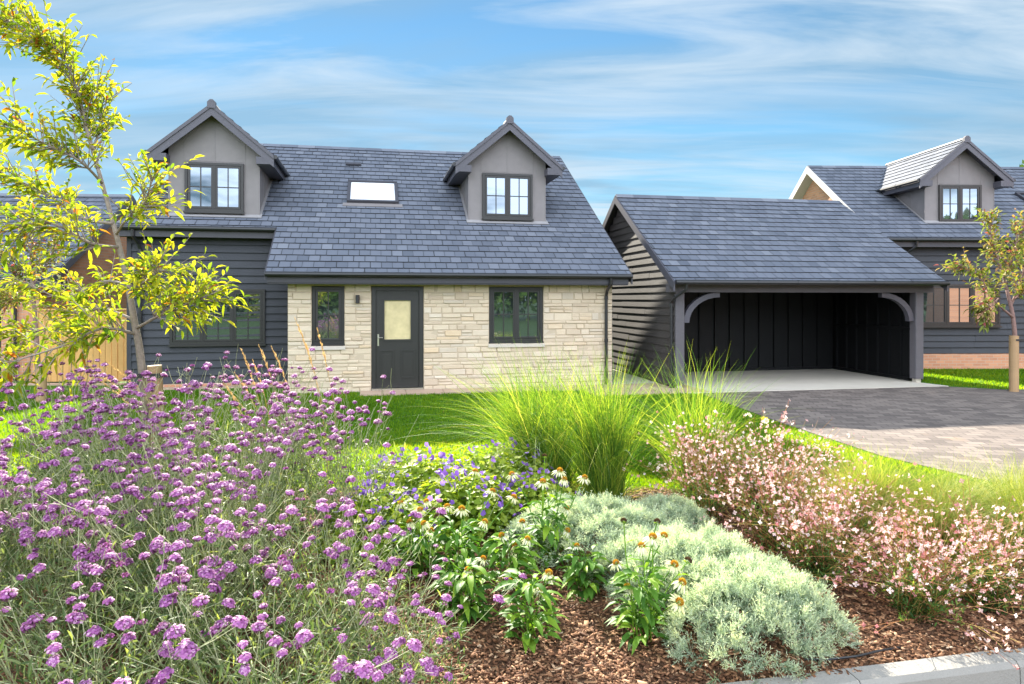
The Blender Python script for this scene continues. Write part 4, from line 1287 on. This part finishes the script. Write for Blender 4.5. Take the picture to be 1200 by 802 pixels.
# ------------------------------------------------------------------ silver artemisia mounds
def artemisia_mesh(r,h,n):
    """low cushion of feathery rosettes, each with its own tone, height and lean"""
    nb=NB(); c=int(n/13)
    a=U(0,6.28,c); q=np.sqrt(U(0,1,c))
    lump=1+.10*np.sin(3*a+1)+.08*np.sin(7*a)+.06*np.sin(11*a+q*6)
    zz=np.maximum(0,1-q**2.6)**.62
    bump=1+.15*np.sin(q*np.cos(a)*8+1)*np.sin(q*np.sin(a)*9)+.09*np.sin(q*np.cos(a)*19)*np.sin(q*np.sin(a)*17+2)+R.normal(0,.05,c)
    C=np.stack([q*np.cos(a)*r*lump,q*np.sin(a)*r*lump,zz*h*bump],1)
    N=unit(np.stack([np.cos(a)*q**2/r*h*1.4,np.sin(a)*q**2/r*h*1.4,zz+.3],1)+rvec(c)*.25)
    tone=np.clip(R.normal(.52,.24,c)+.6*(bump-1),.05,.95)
    k=13; i=np.repeat(np.arange(c),k); m=len(i)
    D=unit(N[i]+rvec(m)*.95); L=U(.028,.062,m)*np.repeat(U(.75,1.25,c),k)
    w=np.linspace(0,1,3)[None,:,None]
    rib=C[i][:,None,:]-N[i][:,None,:]*.012+D[:,None,:]*L[:,None,None]*w+(N[i]*.5)[:,None,:]*L[:,None,None]*w**2*.6
    t=np.clip(tone[i]+R.normal(0,.10,m),0,1)
    add_strips(nb,rib,np.array([.0026,.0022,.0008])[None,:],t*.8)
    for s in range(4):      # side filaments of the finely cut leaf
        u=U(.3,1,m)[:,None]; p=rib[:,0]*(1-u)+rib[:,2]*u
        d=unit(D+rvec(m)*.8); add_quads(nb,p,d,U(.010,.022,m),.0034,np.clip(t+.12*u[:,0],0,1))
    # darker inner stems show in the gaps
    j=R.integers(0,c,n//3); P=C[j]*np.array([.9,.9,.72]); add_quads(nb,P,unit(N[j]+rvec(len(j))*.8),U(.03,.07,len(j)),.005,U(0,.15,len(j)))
    return nb.mesh('silver_foliage',G['silver'])
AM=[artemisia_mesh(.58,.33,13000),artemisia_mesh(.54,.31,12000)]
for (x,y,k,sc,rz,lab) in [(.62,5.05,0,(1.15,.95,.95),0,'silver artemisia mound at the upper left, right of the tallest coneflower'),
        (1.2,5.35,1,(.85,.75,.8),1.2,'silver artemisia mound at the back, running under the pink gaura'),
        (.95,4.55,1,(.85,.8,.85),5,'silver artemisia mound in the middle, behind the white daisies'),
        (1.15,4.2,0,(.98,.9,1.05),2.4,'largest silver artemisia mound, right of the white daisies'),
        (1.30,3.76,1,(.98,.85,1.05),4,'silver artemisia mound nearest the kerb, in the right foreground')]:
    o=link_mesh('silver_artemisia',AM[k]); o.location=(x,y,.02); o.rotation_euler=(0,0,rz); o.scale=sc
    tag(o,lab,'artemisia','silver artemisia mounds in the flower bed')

# ------------------------------------------------------------------ pink gaura
GAF=single_flowers(4,G['gflower'],.2,.62,6)
def gaura_meshes(H,ns,spread):
    st=NB();lf=NB();fl=NB()
    big=[]
    P=np.stack([U(-.1,.1,ns),U(-.1,.1,ns),np.zeros(ns)],1); D=dirs(ns,.03,spread); L=U(.6,1.05,ns)*H*(1+.25*(1-D[:,2]))*np.where(R.random(ns)<.28,1.12,1)
    path=arch(P,D,L,U(.02,.28,ns),8); add_tubes(st,path,np.linspace(.0024,.0010,8)[None,:],U(0,1,ns),0,3)
    # side twigs
    q=path[:,4]; D2=unit(unit(path[:,7]-path[:,4])+rvec(ns)*.5); tw=arch(q,D2,L*.4,.1,5); add_tubes(st,tw,np.linspace(.0014,.0008,5)[None,:],U(0,1,ns),0,3)
    ends=np.concatenate([path[:,4:],tw[:,2:]],1).reshape(-1,3)
    for rep_ in range(2):
        sel=R.random(len(ends))<(.46 if rep_==0 else .26); E=ends[sel]+R.normal(0,.014,(sel.sum(),3)); n=len(E)
        add_flowers(fl,E,unit(rvec(n)+np.array([0,-.5,.5])),U(.009,.0165,n),4,np.clip(U(.0,1.1,n),0,1),0,.2,.66)
    E=ends+R.normal(0,.012,(len(ends),3)); n=len(E); add_quads(fl,E,unit(rvec(n)+Zv*.6),U(.008,.02,n),.004,U(0,1,n),1)
    m=ns*24; i=R.integers(0,ns,m); w=R.random(m)*.62
    pts=np.stack([path[i,np.minimum((w*7).astype(int),6)][:,j] for j in range(3)],1)+R.normal(0,.015,(m,3))
    add_leaves(lf,pts,dirs(m,.4,1.5),U(.025,.06,m),U(.006,.013,m),np.clip(w*1.1+R.normal(.05,.2,m),0,1),0,.2,.2)
    sel=R.permutation(len(ends))[:90]; E2=ends[sel]+R.normal(0,.012,(90,3)); big=(E2,unit(rvec(90)+np.array([0,-.7,.4])),U(.015,.020,90))
    return st.mesh('stems',G['gstem']),lf.mesh('leaves',G['gleaf']),fl.mesh('blossoms',[G['gflower'],G['gbud']]),big
GM=[gaura_meshes(.90,85,.85),gaura_meshes(.70,100,1.25)]
for (x,y,k,sc,rz,lab) in [(1.62,5.75,0,1.0,0,'pink gaura at the back left of its drift, beside the tall grass'),
        (2.15,5.85,0,1.05,1.3,'pink gaura at the back of the drift, next to the driveway lawn'),
        (1.95,5.15,0,1.0,2.2,'full pink gaura in the middle of the drift above the silver mounds'),
        (2.42,5.0,0,.85,3.6,'pink gaura beside the yellow feather grass at the right'),
        (2.05,4.6,1,1.0,.7,'pink gaura with green lower leaves right of the nearest silver mound'),
        (2.40,4.05,1,1.0,2.9,'pink gaura at the front, leaning over the kerb'),
        (2.92,4.18,1,1.0,4.4,'pink gaura at the right edge of the photo above the kerb')]:
    o=empty('pink_gaura',(x,y,.03),rz,lab,'gaura','pink gaura plants in the flower bed'); o.scale=(sc,sc,sc)
    for nm,me in zip(('stems','leaves','blossoms'),GM[k][:3]):
        q=link_mesh(nm,me,o)
        if nm=='blossoms': q['kind']='stuff'
    place_flowers(o,*GM[k][3],GAF)

# ------------------------------------------------------------------ tall green grasses
def tallgrass_mesh(H,n,spread,wmul=1,mat='tall',name='blades',sagr=(.15,.85),base=.11,wind=(0,0)):
    nb=NB(); a=U(0,6.28,n); q=np.sqrt(U(0,1,n))*base
    P=np.stack([q*np.cos(a),q*np.sin(a),np.zeros(n)],1)
    til=np.abs(R.normal(0,spread*.5,n)); az=U(0,6.28,n)*.6+a*.4
    D=np.stack([np.sin(til)*np.cos(az),np.sin(til)*np.sin(az),np.cos(til)],1); L=(.38+.62*R.beta(2.4,1.5,n))*H
    k=11; w=np.linspace(0,1,k)[None,:,None]
    s=U(*sagr,n); s=np.where(R.random(n)<.22,s*1.9,s)
    hz=D*1; hz[:,2]=0; hz=unit(hz+R.normal(0,.25,(n,3))*np.array([1,1,0])); hz=unit(hz+np.array([wind[0],wind[1],0]))[:,None,:]
    Lc=L[:,None,None]; sc_=s[:,None,None]
    path=P[:,None,:]+D[:,None,:]*Lc*w+(hz*.62-Zv*.5)*(Lc*sc_*w**2.6)+(rvec(n)*.02)[:,None,:]*np.sin(w*6)
    t=np.clip(R.beta(1.3,1.5,n),0,1)
    add_strips(nb,path,(np.array([.6,.9,1,1,.95,.88,.78,.64,.48,.3,.06])*.0062*wmul)[None,:]*U(.6,1.25,n)[:,None],t,0,unit(np.cross(D,rvec(n)*.6+np.array([0,1,0]))))
    m=n//6; a=U(0,6.28,m); D=dirs(m,.1,1.1,a); Pb=np.stack([np.cos(a)*base,np.sin(a)*base,np.zeros(m)],1)
    add_strips(nb,arch(Pb,D,U(.15,.45,m)*H*.6,U(.3,1.2,m),6),np.array([.8,1,.9,.7,.4,.05])*.005*wmul,np.where(R.random(m)<.3,1,U(0,.4,m)),0)
    return nb.mesh(name,G[mat])
TM=[tallgrass_mesh(1.70,950,.42,.80,sagr=(.08,.75),base=.17,wind=(.1,0)),tallgrass_mesh(1.75,1150,.52,.80,sagr=(.15,.95),base=.26,wind=(-.45,0)),tallgrass_mesh(1.70,720,.50,.80,sagr=(.15,1.0),base=.19,wind=(.5,0))]
for (x,y,k,sc,rz,lab) in [(.86,6.3,0,(1,1,1),0,'middle clump of the tall green fountain grass, upright, above the silver mounds'),
        (.32,6.7,1,(1,1,1.0),0,'left clump of tall green fountain grass, arching over the violet geraniums'),
        (1.82,6.55,2,(1,1,1),0,'right clump of tall green fountain grass, arching towards the driveway')]:
    o=link_mesh('fountain_grass_clump',TM[k]); o.location=(x,y,.03); o.rotation_euler=(0,0,rz); o.scale=sc
    tag(o,lab,'ornamental grass','tall fountain grasses')
FM=tallgrass_mesh(.80,2300,.85,.42,'feather','blades',(.15,1.0),.14,(.2,0))
for (x,y,sc,rz,lab) in [(2.95,5.6,1.1,0,'yellow feather grass tuft beside the pink gaura'),
        (3.42,5.35,1.15,1,'yellow feather grass tuft at the driveway edge, middle of its row'),
        (3.75,4.95,1.1,2,'pale feather grass tuft at the right edge, in front of its neighbours'),
        (4.0,5.35,1.05,3,'feather grass tuft furthest right beside the paved driveway'),
        (3.1,4.95,1.0,4.2,'low yellow feather grass tuft just behind the front gaura')]:
    o=link_mesh('feather_grass_tuft',FM); o.location=(x,y,.02); o.rotation_euler=(0,0,rz); o.scale=(sc,sc,sc)
    tag(o,lab,'ornamental grass','yellow feather grasses')

# ------------------------------------------------------------------ straw reed grass stalks
def reed(x0,y0,heads,label):
    o=empty('reed_grass_clump',(x0,y0,.03),0,label,'ornamental grass','straw coloured reed grasses')
    st=NB()
    for (px,py,bx,Y) in heads:
        hd=NB()
        X,z=at(px,py,Y); T=np.array([X-x0,Y-y0,z]); B=np.array([(bx-600)*Y/800-x0,Y-y0+R.normal(0,.04),0])
        w=np.linspace(0,1,9)[:,None]
        bend=(T-B)*np.array([1,1,0]); path=B+(T-B)*np.array([0,0,1])*w+bend*w**2.6
        add_tubes(st,path[None],np.linspace(.0032,.0017,9)[None,:],[R.random()],0,3)
        n=70; s=U(.74,1.0,n); pts=np.stack([np.interp(s,w[:,0],path[:,j]) for j in range(3)],1); d=unit(path[-1]-path[-3])
        fat=np.sin(np.clip((s-.72)/.28,0,1)*math.pi)*.8+.3
        add_quads(hd,pts,unit(d+rvec(n)*.30),U(.03,.055,n)*fat,.0085,U(0,1,n)); hd.build('seed_head',G['straw'],o)
    st.build('stems',G['straw'],o)
reed(-1.75,6.25,[(282,412,318,6.2),(296,426,322,6.3),(303,408,338,6.15),(318,410,356,6.25),(275,441,325,6.1),(345,376,384,6.2),(352,392,386,6.3),(371,388,394,6.2),(268,462,315,6.1),(262,452,300,6.0)],'straw coloured reed grass stalks in front of the stone corner')
reed(-3.6,6.1,[(104,432,196,6.0),(112,446,200,6.1),(128,430,204,6.2)],'few straw reed stalks bending left at the foot of the yellow tree')

# ------------------------------------------------------------------ low green cover along the driveway and a white shrub
def lowcover_mesh(n,rx,ry,h):
    nb=NB(); x=U(-1,1,n); y=U(-1,1,n); ok=x**2+y**2<1; x,y=x[ok],y[ok]; n=len(x)
    P=np.stack([x*rx,y*ry,U(.2,1,n)*h*np.sqrt(1-x**2-y**2+.02)],1)
    add_leaves(nb,P,dirs(n,.3,1.5),U(.03,.07,n),U(.010,.022,n),U(0,1,n),0,.2,.3)
    return nb
def cover():
    nb=NB(); n=9000; t=U(0,1,n)
    cx=np.interp(t,[0,.35,.7,1],[2.5,3.1,3.9,4.9]); cy=np.interp(t,[0,.35,.7,1],[7.0,6.8,6.45,5.75])
    P=np.stack([cx+R.normal(0,.13,n),cy+R.normal(0,.22,n),U(.0,.10,n)],1)
    D=dirs(n,.05,.9); path=arch(P,D,U(.08,.22,n),.4,4); add_strips(nb,path,np.array([.005,.0055,.004,.001])[None,:],U(0,1,n))
    o=nb.build('green_ground_cover',G['hedge']); tag(o,'strip of rough green grass along the driveway edge','ground cover',kind='stuff')
cover()
sh=empty('white_shrub',(2.1,6.75,.02),0,'small green shrub with white blooms behind the pink gaura','shrub')
lowcover_mesh(1100,.42,.32,.62).build('leaves',G['hedge'],sh)
fl=NB(); add_flowers(fl,np.zeros((1,3)),np.array([[0,0,1.]]),1.0,6,[.8],0,.3,1.05); add_flowers(fl,np.array([[0,0,.05]]),np.array([[.1,0,1.]]),.6,5,[.5],0,.6,1.05); WM=fl.mesh('flower',G['conpetal'])
n=13; P=np.stack([U(-.4,.4,n),U(-.3,.2,n),U(.4,.72,n)],1); place_flowers(sh,P,unit(rvec(n)*.5+np.array([0,-.8,.5])),U(.03,.045,n),[WM])
yf=empty('yellow_flower',(2.42,6.72,.02),0,'single yellow bloom on a stalk at the driveway edge, above the gaura','flower')
st=NB(); add_tubes(st,np.array([[[0,0,0],[.02,0,.3],[.06,-.02,.68]]]),np.array([[.004,.0035,.003]]),[.5],0,4); P=np.array([[0,0,.1],[.01,0,.25],[.03,0,.4],[.02,0,.5]]); add_leaves(st,P,dirs(4,.6,1.2),.09,.03,[.4]*4); st.build('stems',G['hedge'],yf)
YP=foliage('yellow_petal',[(0,(.62,.50,.03)),(1,(.80,.70,.06))],.4,(1,1,.6))
fl=NB(); add_flowers(fl,np.array([[.06,-.02,.68]]),np.array([[0,-.5,.9]]),.045,7,[.6],0,.5,1.0); add_flowers(fl,np.array([[.06,-.02,.685]]),np.array([[0,-.3,.9]]),.03,6,[.9],0,.9,1.0); fl.build('petals',YP,yf)

# ------------------------------------------------------------------ trees
def tree(name,loc,trunk,limbs,leafmat,bark,label,cat,group,leaf=(.10,.16,.035,.06),dens=46,twig=(.18,.45),spread=1.0,droop=.3):
    """trunk and limbs: lists of ((x,y,z),radius) in local space; leaves hang on twigs along the limbs"""
    o=empty(name,loc,0,label,cat,group)
    mb=MB(); nb=NB(); LP=[];LD=[]
    def smooth(pts):
        P=[Vector(p[0]) for p in pts]; out=[];rr=[]
        for i in range(len(P)-1):
            p0=P[max(i-1,0)];p1=P[i];p2=P[i+1];p3=P[min(i+2,len(P)-1)]
            for k in range(4):
                t=k/4; q=.5*((2*p1)+(-p0+p2)*t+(2*p0-5*p1+4*p2-p3)*t*t+(-p0+3*p1-3*p2+p3)*t**3)
                out.append(q); rr.append(pts[i][1]+(pts[i+1][1]-pts[i][1])*t)
        out.append(P[-1]); rr.append(pts[-1][1]); return out,rr
    p,r=smooth(trunk); mb.tube(p,r,9)
    def grow(p,r,start):
        n=len(p)
        for i in range(int(n*start),n):
            d=(p[min(i+1,n-1)]-p[max(i-1,0)]).normalized()
            for _ in range(dens):
                if random.random()>.05*6: continue
                s=d.cross(Vector((random.gauss(0,1),random.gauss(0,1),random.gauss(0,1)))).normalized()
                e=(d*random.uniform(.5,1.2)+s*spread+Vector((0,0,.25))).normalized(); L=random.uniform(*twig)
                q=p[i]+d*random.uniform(-.03,.03); a=q+e*L*.5; b=a+(e+Vector((0,0,random.uniform(-.15,.35)))).normalized()*L*.5
                mb.tube([q,a,b],[.0055,.004,.002],4,0,None,False)
                m=random.randint(4,8)
                for k in range(m):
                    w=.25+.75*k/(m-1); pt=q+(a-q)*min(1,w*2) if w<.5 else a+(b-a)*((w-.5)*2)
                    dd=(e*.75+Vector((random.gauss(0,.6),random.gauss(0,.6),random.gauss(.1,.5)))).normalized()
                    LP.append(pt);LD.append(dd)
    for (pts,start) in limbs:
        q,rr=smooth(pts); mb.tube(q,rr,7); grow(q,rr,start)
    mb.build('trunk',bark,o,True)
    LP=np.array([tuple(v) for v in LP]);LD=np.array([tuple(v) for v in LD]); n=len(LP)
    tt=np.where(R.random(n)<.045,U(.93,1,n),R.beta(2.0,2.0,n)*.92)
    add_leaves(nb,LP,LD,U(leaf[0],leaf[1],n),U(leaf[2],leaf[3],n),tt,0,.22,droop)
    nb.build('crown',leafmat,o,False)
    return o
TY=6.5
def T(px,py,dy=0,r=.02):
    Y=TY+dy; x,z=at(px,py,Y); return ((x+3.42,dy,z),r)
trunk=[((0,0,0),.040),T(166,430,0,.035),T(158,380,0,.031),T(150,335,0,.027),T(138,282,0,.023),T(128,245,.05,.020),T(115,198,.05,.018)]
limbs=[([T(115,198,.05,.021),T(101,150,.1,.017),T(85,98,.1,.013),T(58,62,.05,.009),T(25,36,0,.006),T(4,20,0,.004)],.05),
  ([T(101,150,.1,.012),T(92,110,0,.009),T(70,60,-.2,.006),T(45,45,-.3,.004)],.2),
  ([T(120,215,.05,.014),T(95,190,-.25,.011),T(60,172,-.45,.008),T(15,150,-.5,.004)],.3),
  ([T(108,175,.05,.012),T(118,145,.3,.009),T(112,110,.5,.005)],.3),
  ([T(132,262,0,.016),T(95,255,.3,.012),T(50,225,.5,.009),T(5,205,.5,.005)],.25),
  ([T(140,290,0,.016),T(105,285,-.3,.012),T(60,262,-.5,.009),T(5,268,-.6,.005)],.25),
  ([T(136,275,0,.013),T(150,255,-.2,.010),T(168,240,-.3,.008),T(178,212,-.4,.005)],.35),
  ([T(150,335,0,.015),T(120,330,.4,.012),T(75,350,.7,.008),T(30,330,.8,.004)],.3),
  ([T(152,345,0,.014),T(170,330,-.3,.010),T(185,318,-.4,.006)],.3),
  ([T(160,385,0,.015),T(190,368,-.3,.011),T(215,358,-.4,.008),T(236,350,-.4,.004)],.25),
  ([T(160,392,0,.016),T(120,385,-.3,.012),T(75,405,-.5,.009),T(10,425,-.6,.005)],.2),
  ([T(157,375,0,.014),T(115,362,.3,.010),T(70,380,.5,.008),T(20,395,.5,.004)],.3)]
tree('yellow_leaved_tree',(-3.42,TY,0),trunk,limbs,G['tree'],M['bark'],'young tree with yellow green leaves leaning left, tied to a stake before the black wall','tree','young staked trees',(.08,.132,.028,.048),20,(.14,.44))
s=empty('tree_stake',(-3.30,6.42,0),0,'round wooden stake with black tie, beside the yellow leaved tree','stake','wooden tree stakes')
mb=MB(); mb.tube([(0,0,0),(-.05,0,1.0),(-.063,0,1.27)],[.07,.066,.064],14); mb.build('post',M['stake'],s,False)
mb=MB(); mb.box(-.19,.012,-.075,.07,1.16,1.20); mb.build('tie',M['rubber'],s)
# second small tree at the left
def T2(px,py,dy,r,Y0,x0): 
    Y=Y0+dy; x,z=at(px,py,Y); return ((x-x0,dy,z),r)
t2=lambda px,py,dy=0,r=.02:T2(px,py,dy,r,12.6,-8.75)
tree('small_red_leaved_tree',(-8.75,12.6,0),[((0,0,0),.05),t2(44,420,0,.045),t2(41,370,0,.036),t2(38,330,0,.028)],
  [([t2(38,330,0,.028),t2(36,300,.1,.018),t2(40,268,.1,.008)],.2),([t2(39,345,0,.02),t2(18,325,-.4,.012),t2(4,300,-.5,.006)],.2),([t2(38,335,0,.018),t2(55,310,.4,.011),t2(66,285,.5,.005)],.3),([t2(40,355,0,.016),t2(24,350,.3,.010),t2(6,352,.3,.005)],.3)],
  G['redleaf'],M['barkred'],'small tree with reddish leaves before the brick outbuilding at far left','tree','young staked trees',(.08,.13,.035,.055),24,(.15,.4))
s=empty('tree_stake',(-8.62,12.5,0),0,'short wooden stake at the small red leaved tree, far left','stake','wooden tree stakes')
mb=MB(); mb.tube([(0,0,0),(0,0,.62)],.09,14); mb.build('post',M['stake'],s)
t3=lambda px,py,dy=0,r=.02:T2(px,py,dy,r,14.0,10.32)
tree('young_tree',(10.32,14.0,0),[((0,0,0),.055),t3(1190,410,0,.046),t3(1187,372,0,.04),t3(1180,340,0,.03)],
  [([t3(1180,340,0,.028),t3(1172,310,.1,.02),t3(1163,285,.2,.013),t3(1160,258,.2,.006)],.15),([t3(1187,372,0,.028),t3(1165,352,-.4,.018),t3(1148,325,-.5,.012),t3(1128,312,-.5,.005)],.35),([t3(1184,360,0,.028),t3(1196,330,.3,.02),t3(1204,295,.4,.012),t3(1206,262,.4,.006)],.2),([t3(1170,350,-.3,.014),t3(1160,360,-.5,.010),t3(1155,364,-.5,.005)],.4),([t3(1176,325,0,.016),t3(1188,300,-.5,.010),t3(1192,275,-.6,.005)],.2),([t3(1190,350,0,.016),t3(1210,335,-.2,.010),t3(1225,310,-.3,.005)],.2)],
  G['redleaf'],M['barkred'],'young tree with green and pink leaves tied to a stake on the right lawn','tree','young staked trees',(.09,.14,.04,.06),22,(.15,.42))
s=empty('tree_stake',(10.22,13.9,0),0,'tall round wooden stake on the right lawn, beside the pink leaved tree','stake','wooden tree stakes')
mb=MB(); mb.tube([(0,0,0),(0,0,1.14)],.085,14); mb.build('post',M['stake'],s)
mb=MB(); mb.box(-.02,.16,-.09,.09,1.04,1.075); mb.build('tie',M['rubber'],s)

# ------------------------------------------------------------------ trees further off
def leaf_mass(nb,c,rad_,n,size):
    ns=26; cc=unit(R.normal(size=(ns,3)))*np.array([rad_,rad_,rad_*.85])*U(.35,.85,ns)[:,None]; cr=U(.25,.45,ns)*rad_
    i=R.integers(0,ns,n); d=rvec(n); P=np.array(c)+cc[i]+d*(cr[i]*U(.6,1.05,n)**.5)[:,None]
    add_quads(nb,P,unit(d+rvec(n)*.8),U(.6,1.2,n)*size,U(.4,.7,n)*size,np.clip(R.normal(.45,.22,n),0,1))
def big_tree(x,y,h,r,label,group):
    o=empty('broadleaf_tree',(x,y,0),0,label,'tree',group)
    mb=MB(); mb.tube([(0,0,0),(.1,0,h*.4),(0,.1,h*.75)],[.28,.2,.08],8)
    for k in range(5):
        a=k*1.3; mb.tube([(.05,0,h*(.35+.05*k)),(math.cos(a)*r*.4,math.sin(a)*r*.4,h*(.5+.05*k)),(math.cos(a)*r*.75,math.sin(a)*r*.75,h*(.62+.06*k))],[.11,.07,.03],6)
    mb.build('trunk',M['bark'],o); nb=NB(); leaf_mass(nb,(0,0,h*.68),r,5200,.30); nb.build('crown',G['tree' if False else 'dark'],o)
big_tree(24.3,31,9.6,2.2,'green tree top showing above the roof of the far right house',None)
# woodland on the rise across the road (seen mirrored in the windows)
def woodland():
    nb=NB()
    for k in range(46):
        a=rad(-168+k*3.45+random.uniform(-1,1)); d=random.uniform(44,60); x,y=math.cos(a)*d,math.sin(a)*d
        h=random.uniform(5,9.5); leaf_mass(nb,(x,y,h*.5),h*.55,900,.95)
    o=nb.build('woodland',G['dark']); tag(o,'belt of trees across the road','woodland',kind='stuff')
woodland()
bh=empty('brick_house',(33,2,0),rad(118),'sunlit red brick house across the drive, mirrored in the far right windows','house')
mb=MB(); mb.box(-5,5,0,8,0,5); mb.prism([(-5,0,5),(-5,8,5),(-5,4,7.8)],(10,0,0)); mb.build('wall',M['brickx'],bh)
mb=MB(); slates(mb,(0,-.3,4.8),(1,0,0),(0,4.3,3.0),[(-5.3,0),(5.3,0),(5.3,5.25),(-5.3,5.25)]); slates(mb,(0,8.3,4.8),(-1,0,0),(0,-4.3,3.0),[(-5.3,0),(5.3,0),(5.3,5.25),(-5.3,5.25)]); mb.build('roof',[M['slate'],M['deck']],bh)
for u in (-3.6,-.6,2.4):
    for z in (.9,3.3): win(bh,u,u+1.2,z,z+1.2,-.04,2,2,2,.06)

dp=MB(); dp.tube([(1.50,3.50,.05),(1.62,3.49,.055),(1.78,3.53,.05),(1.95,3.60,.045),(2.1,3.68,.02)],.006,6)
tag(dp.build('drip_pipe',M['gutter']),'thin black drip pipe lying on the mulch beside the kerb','pipe')
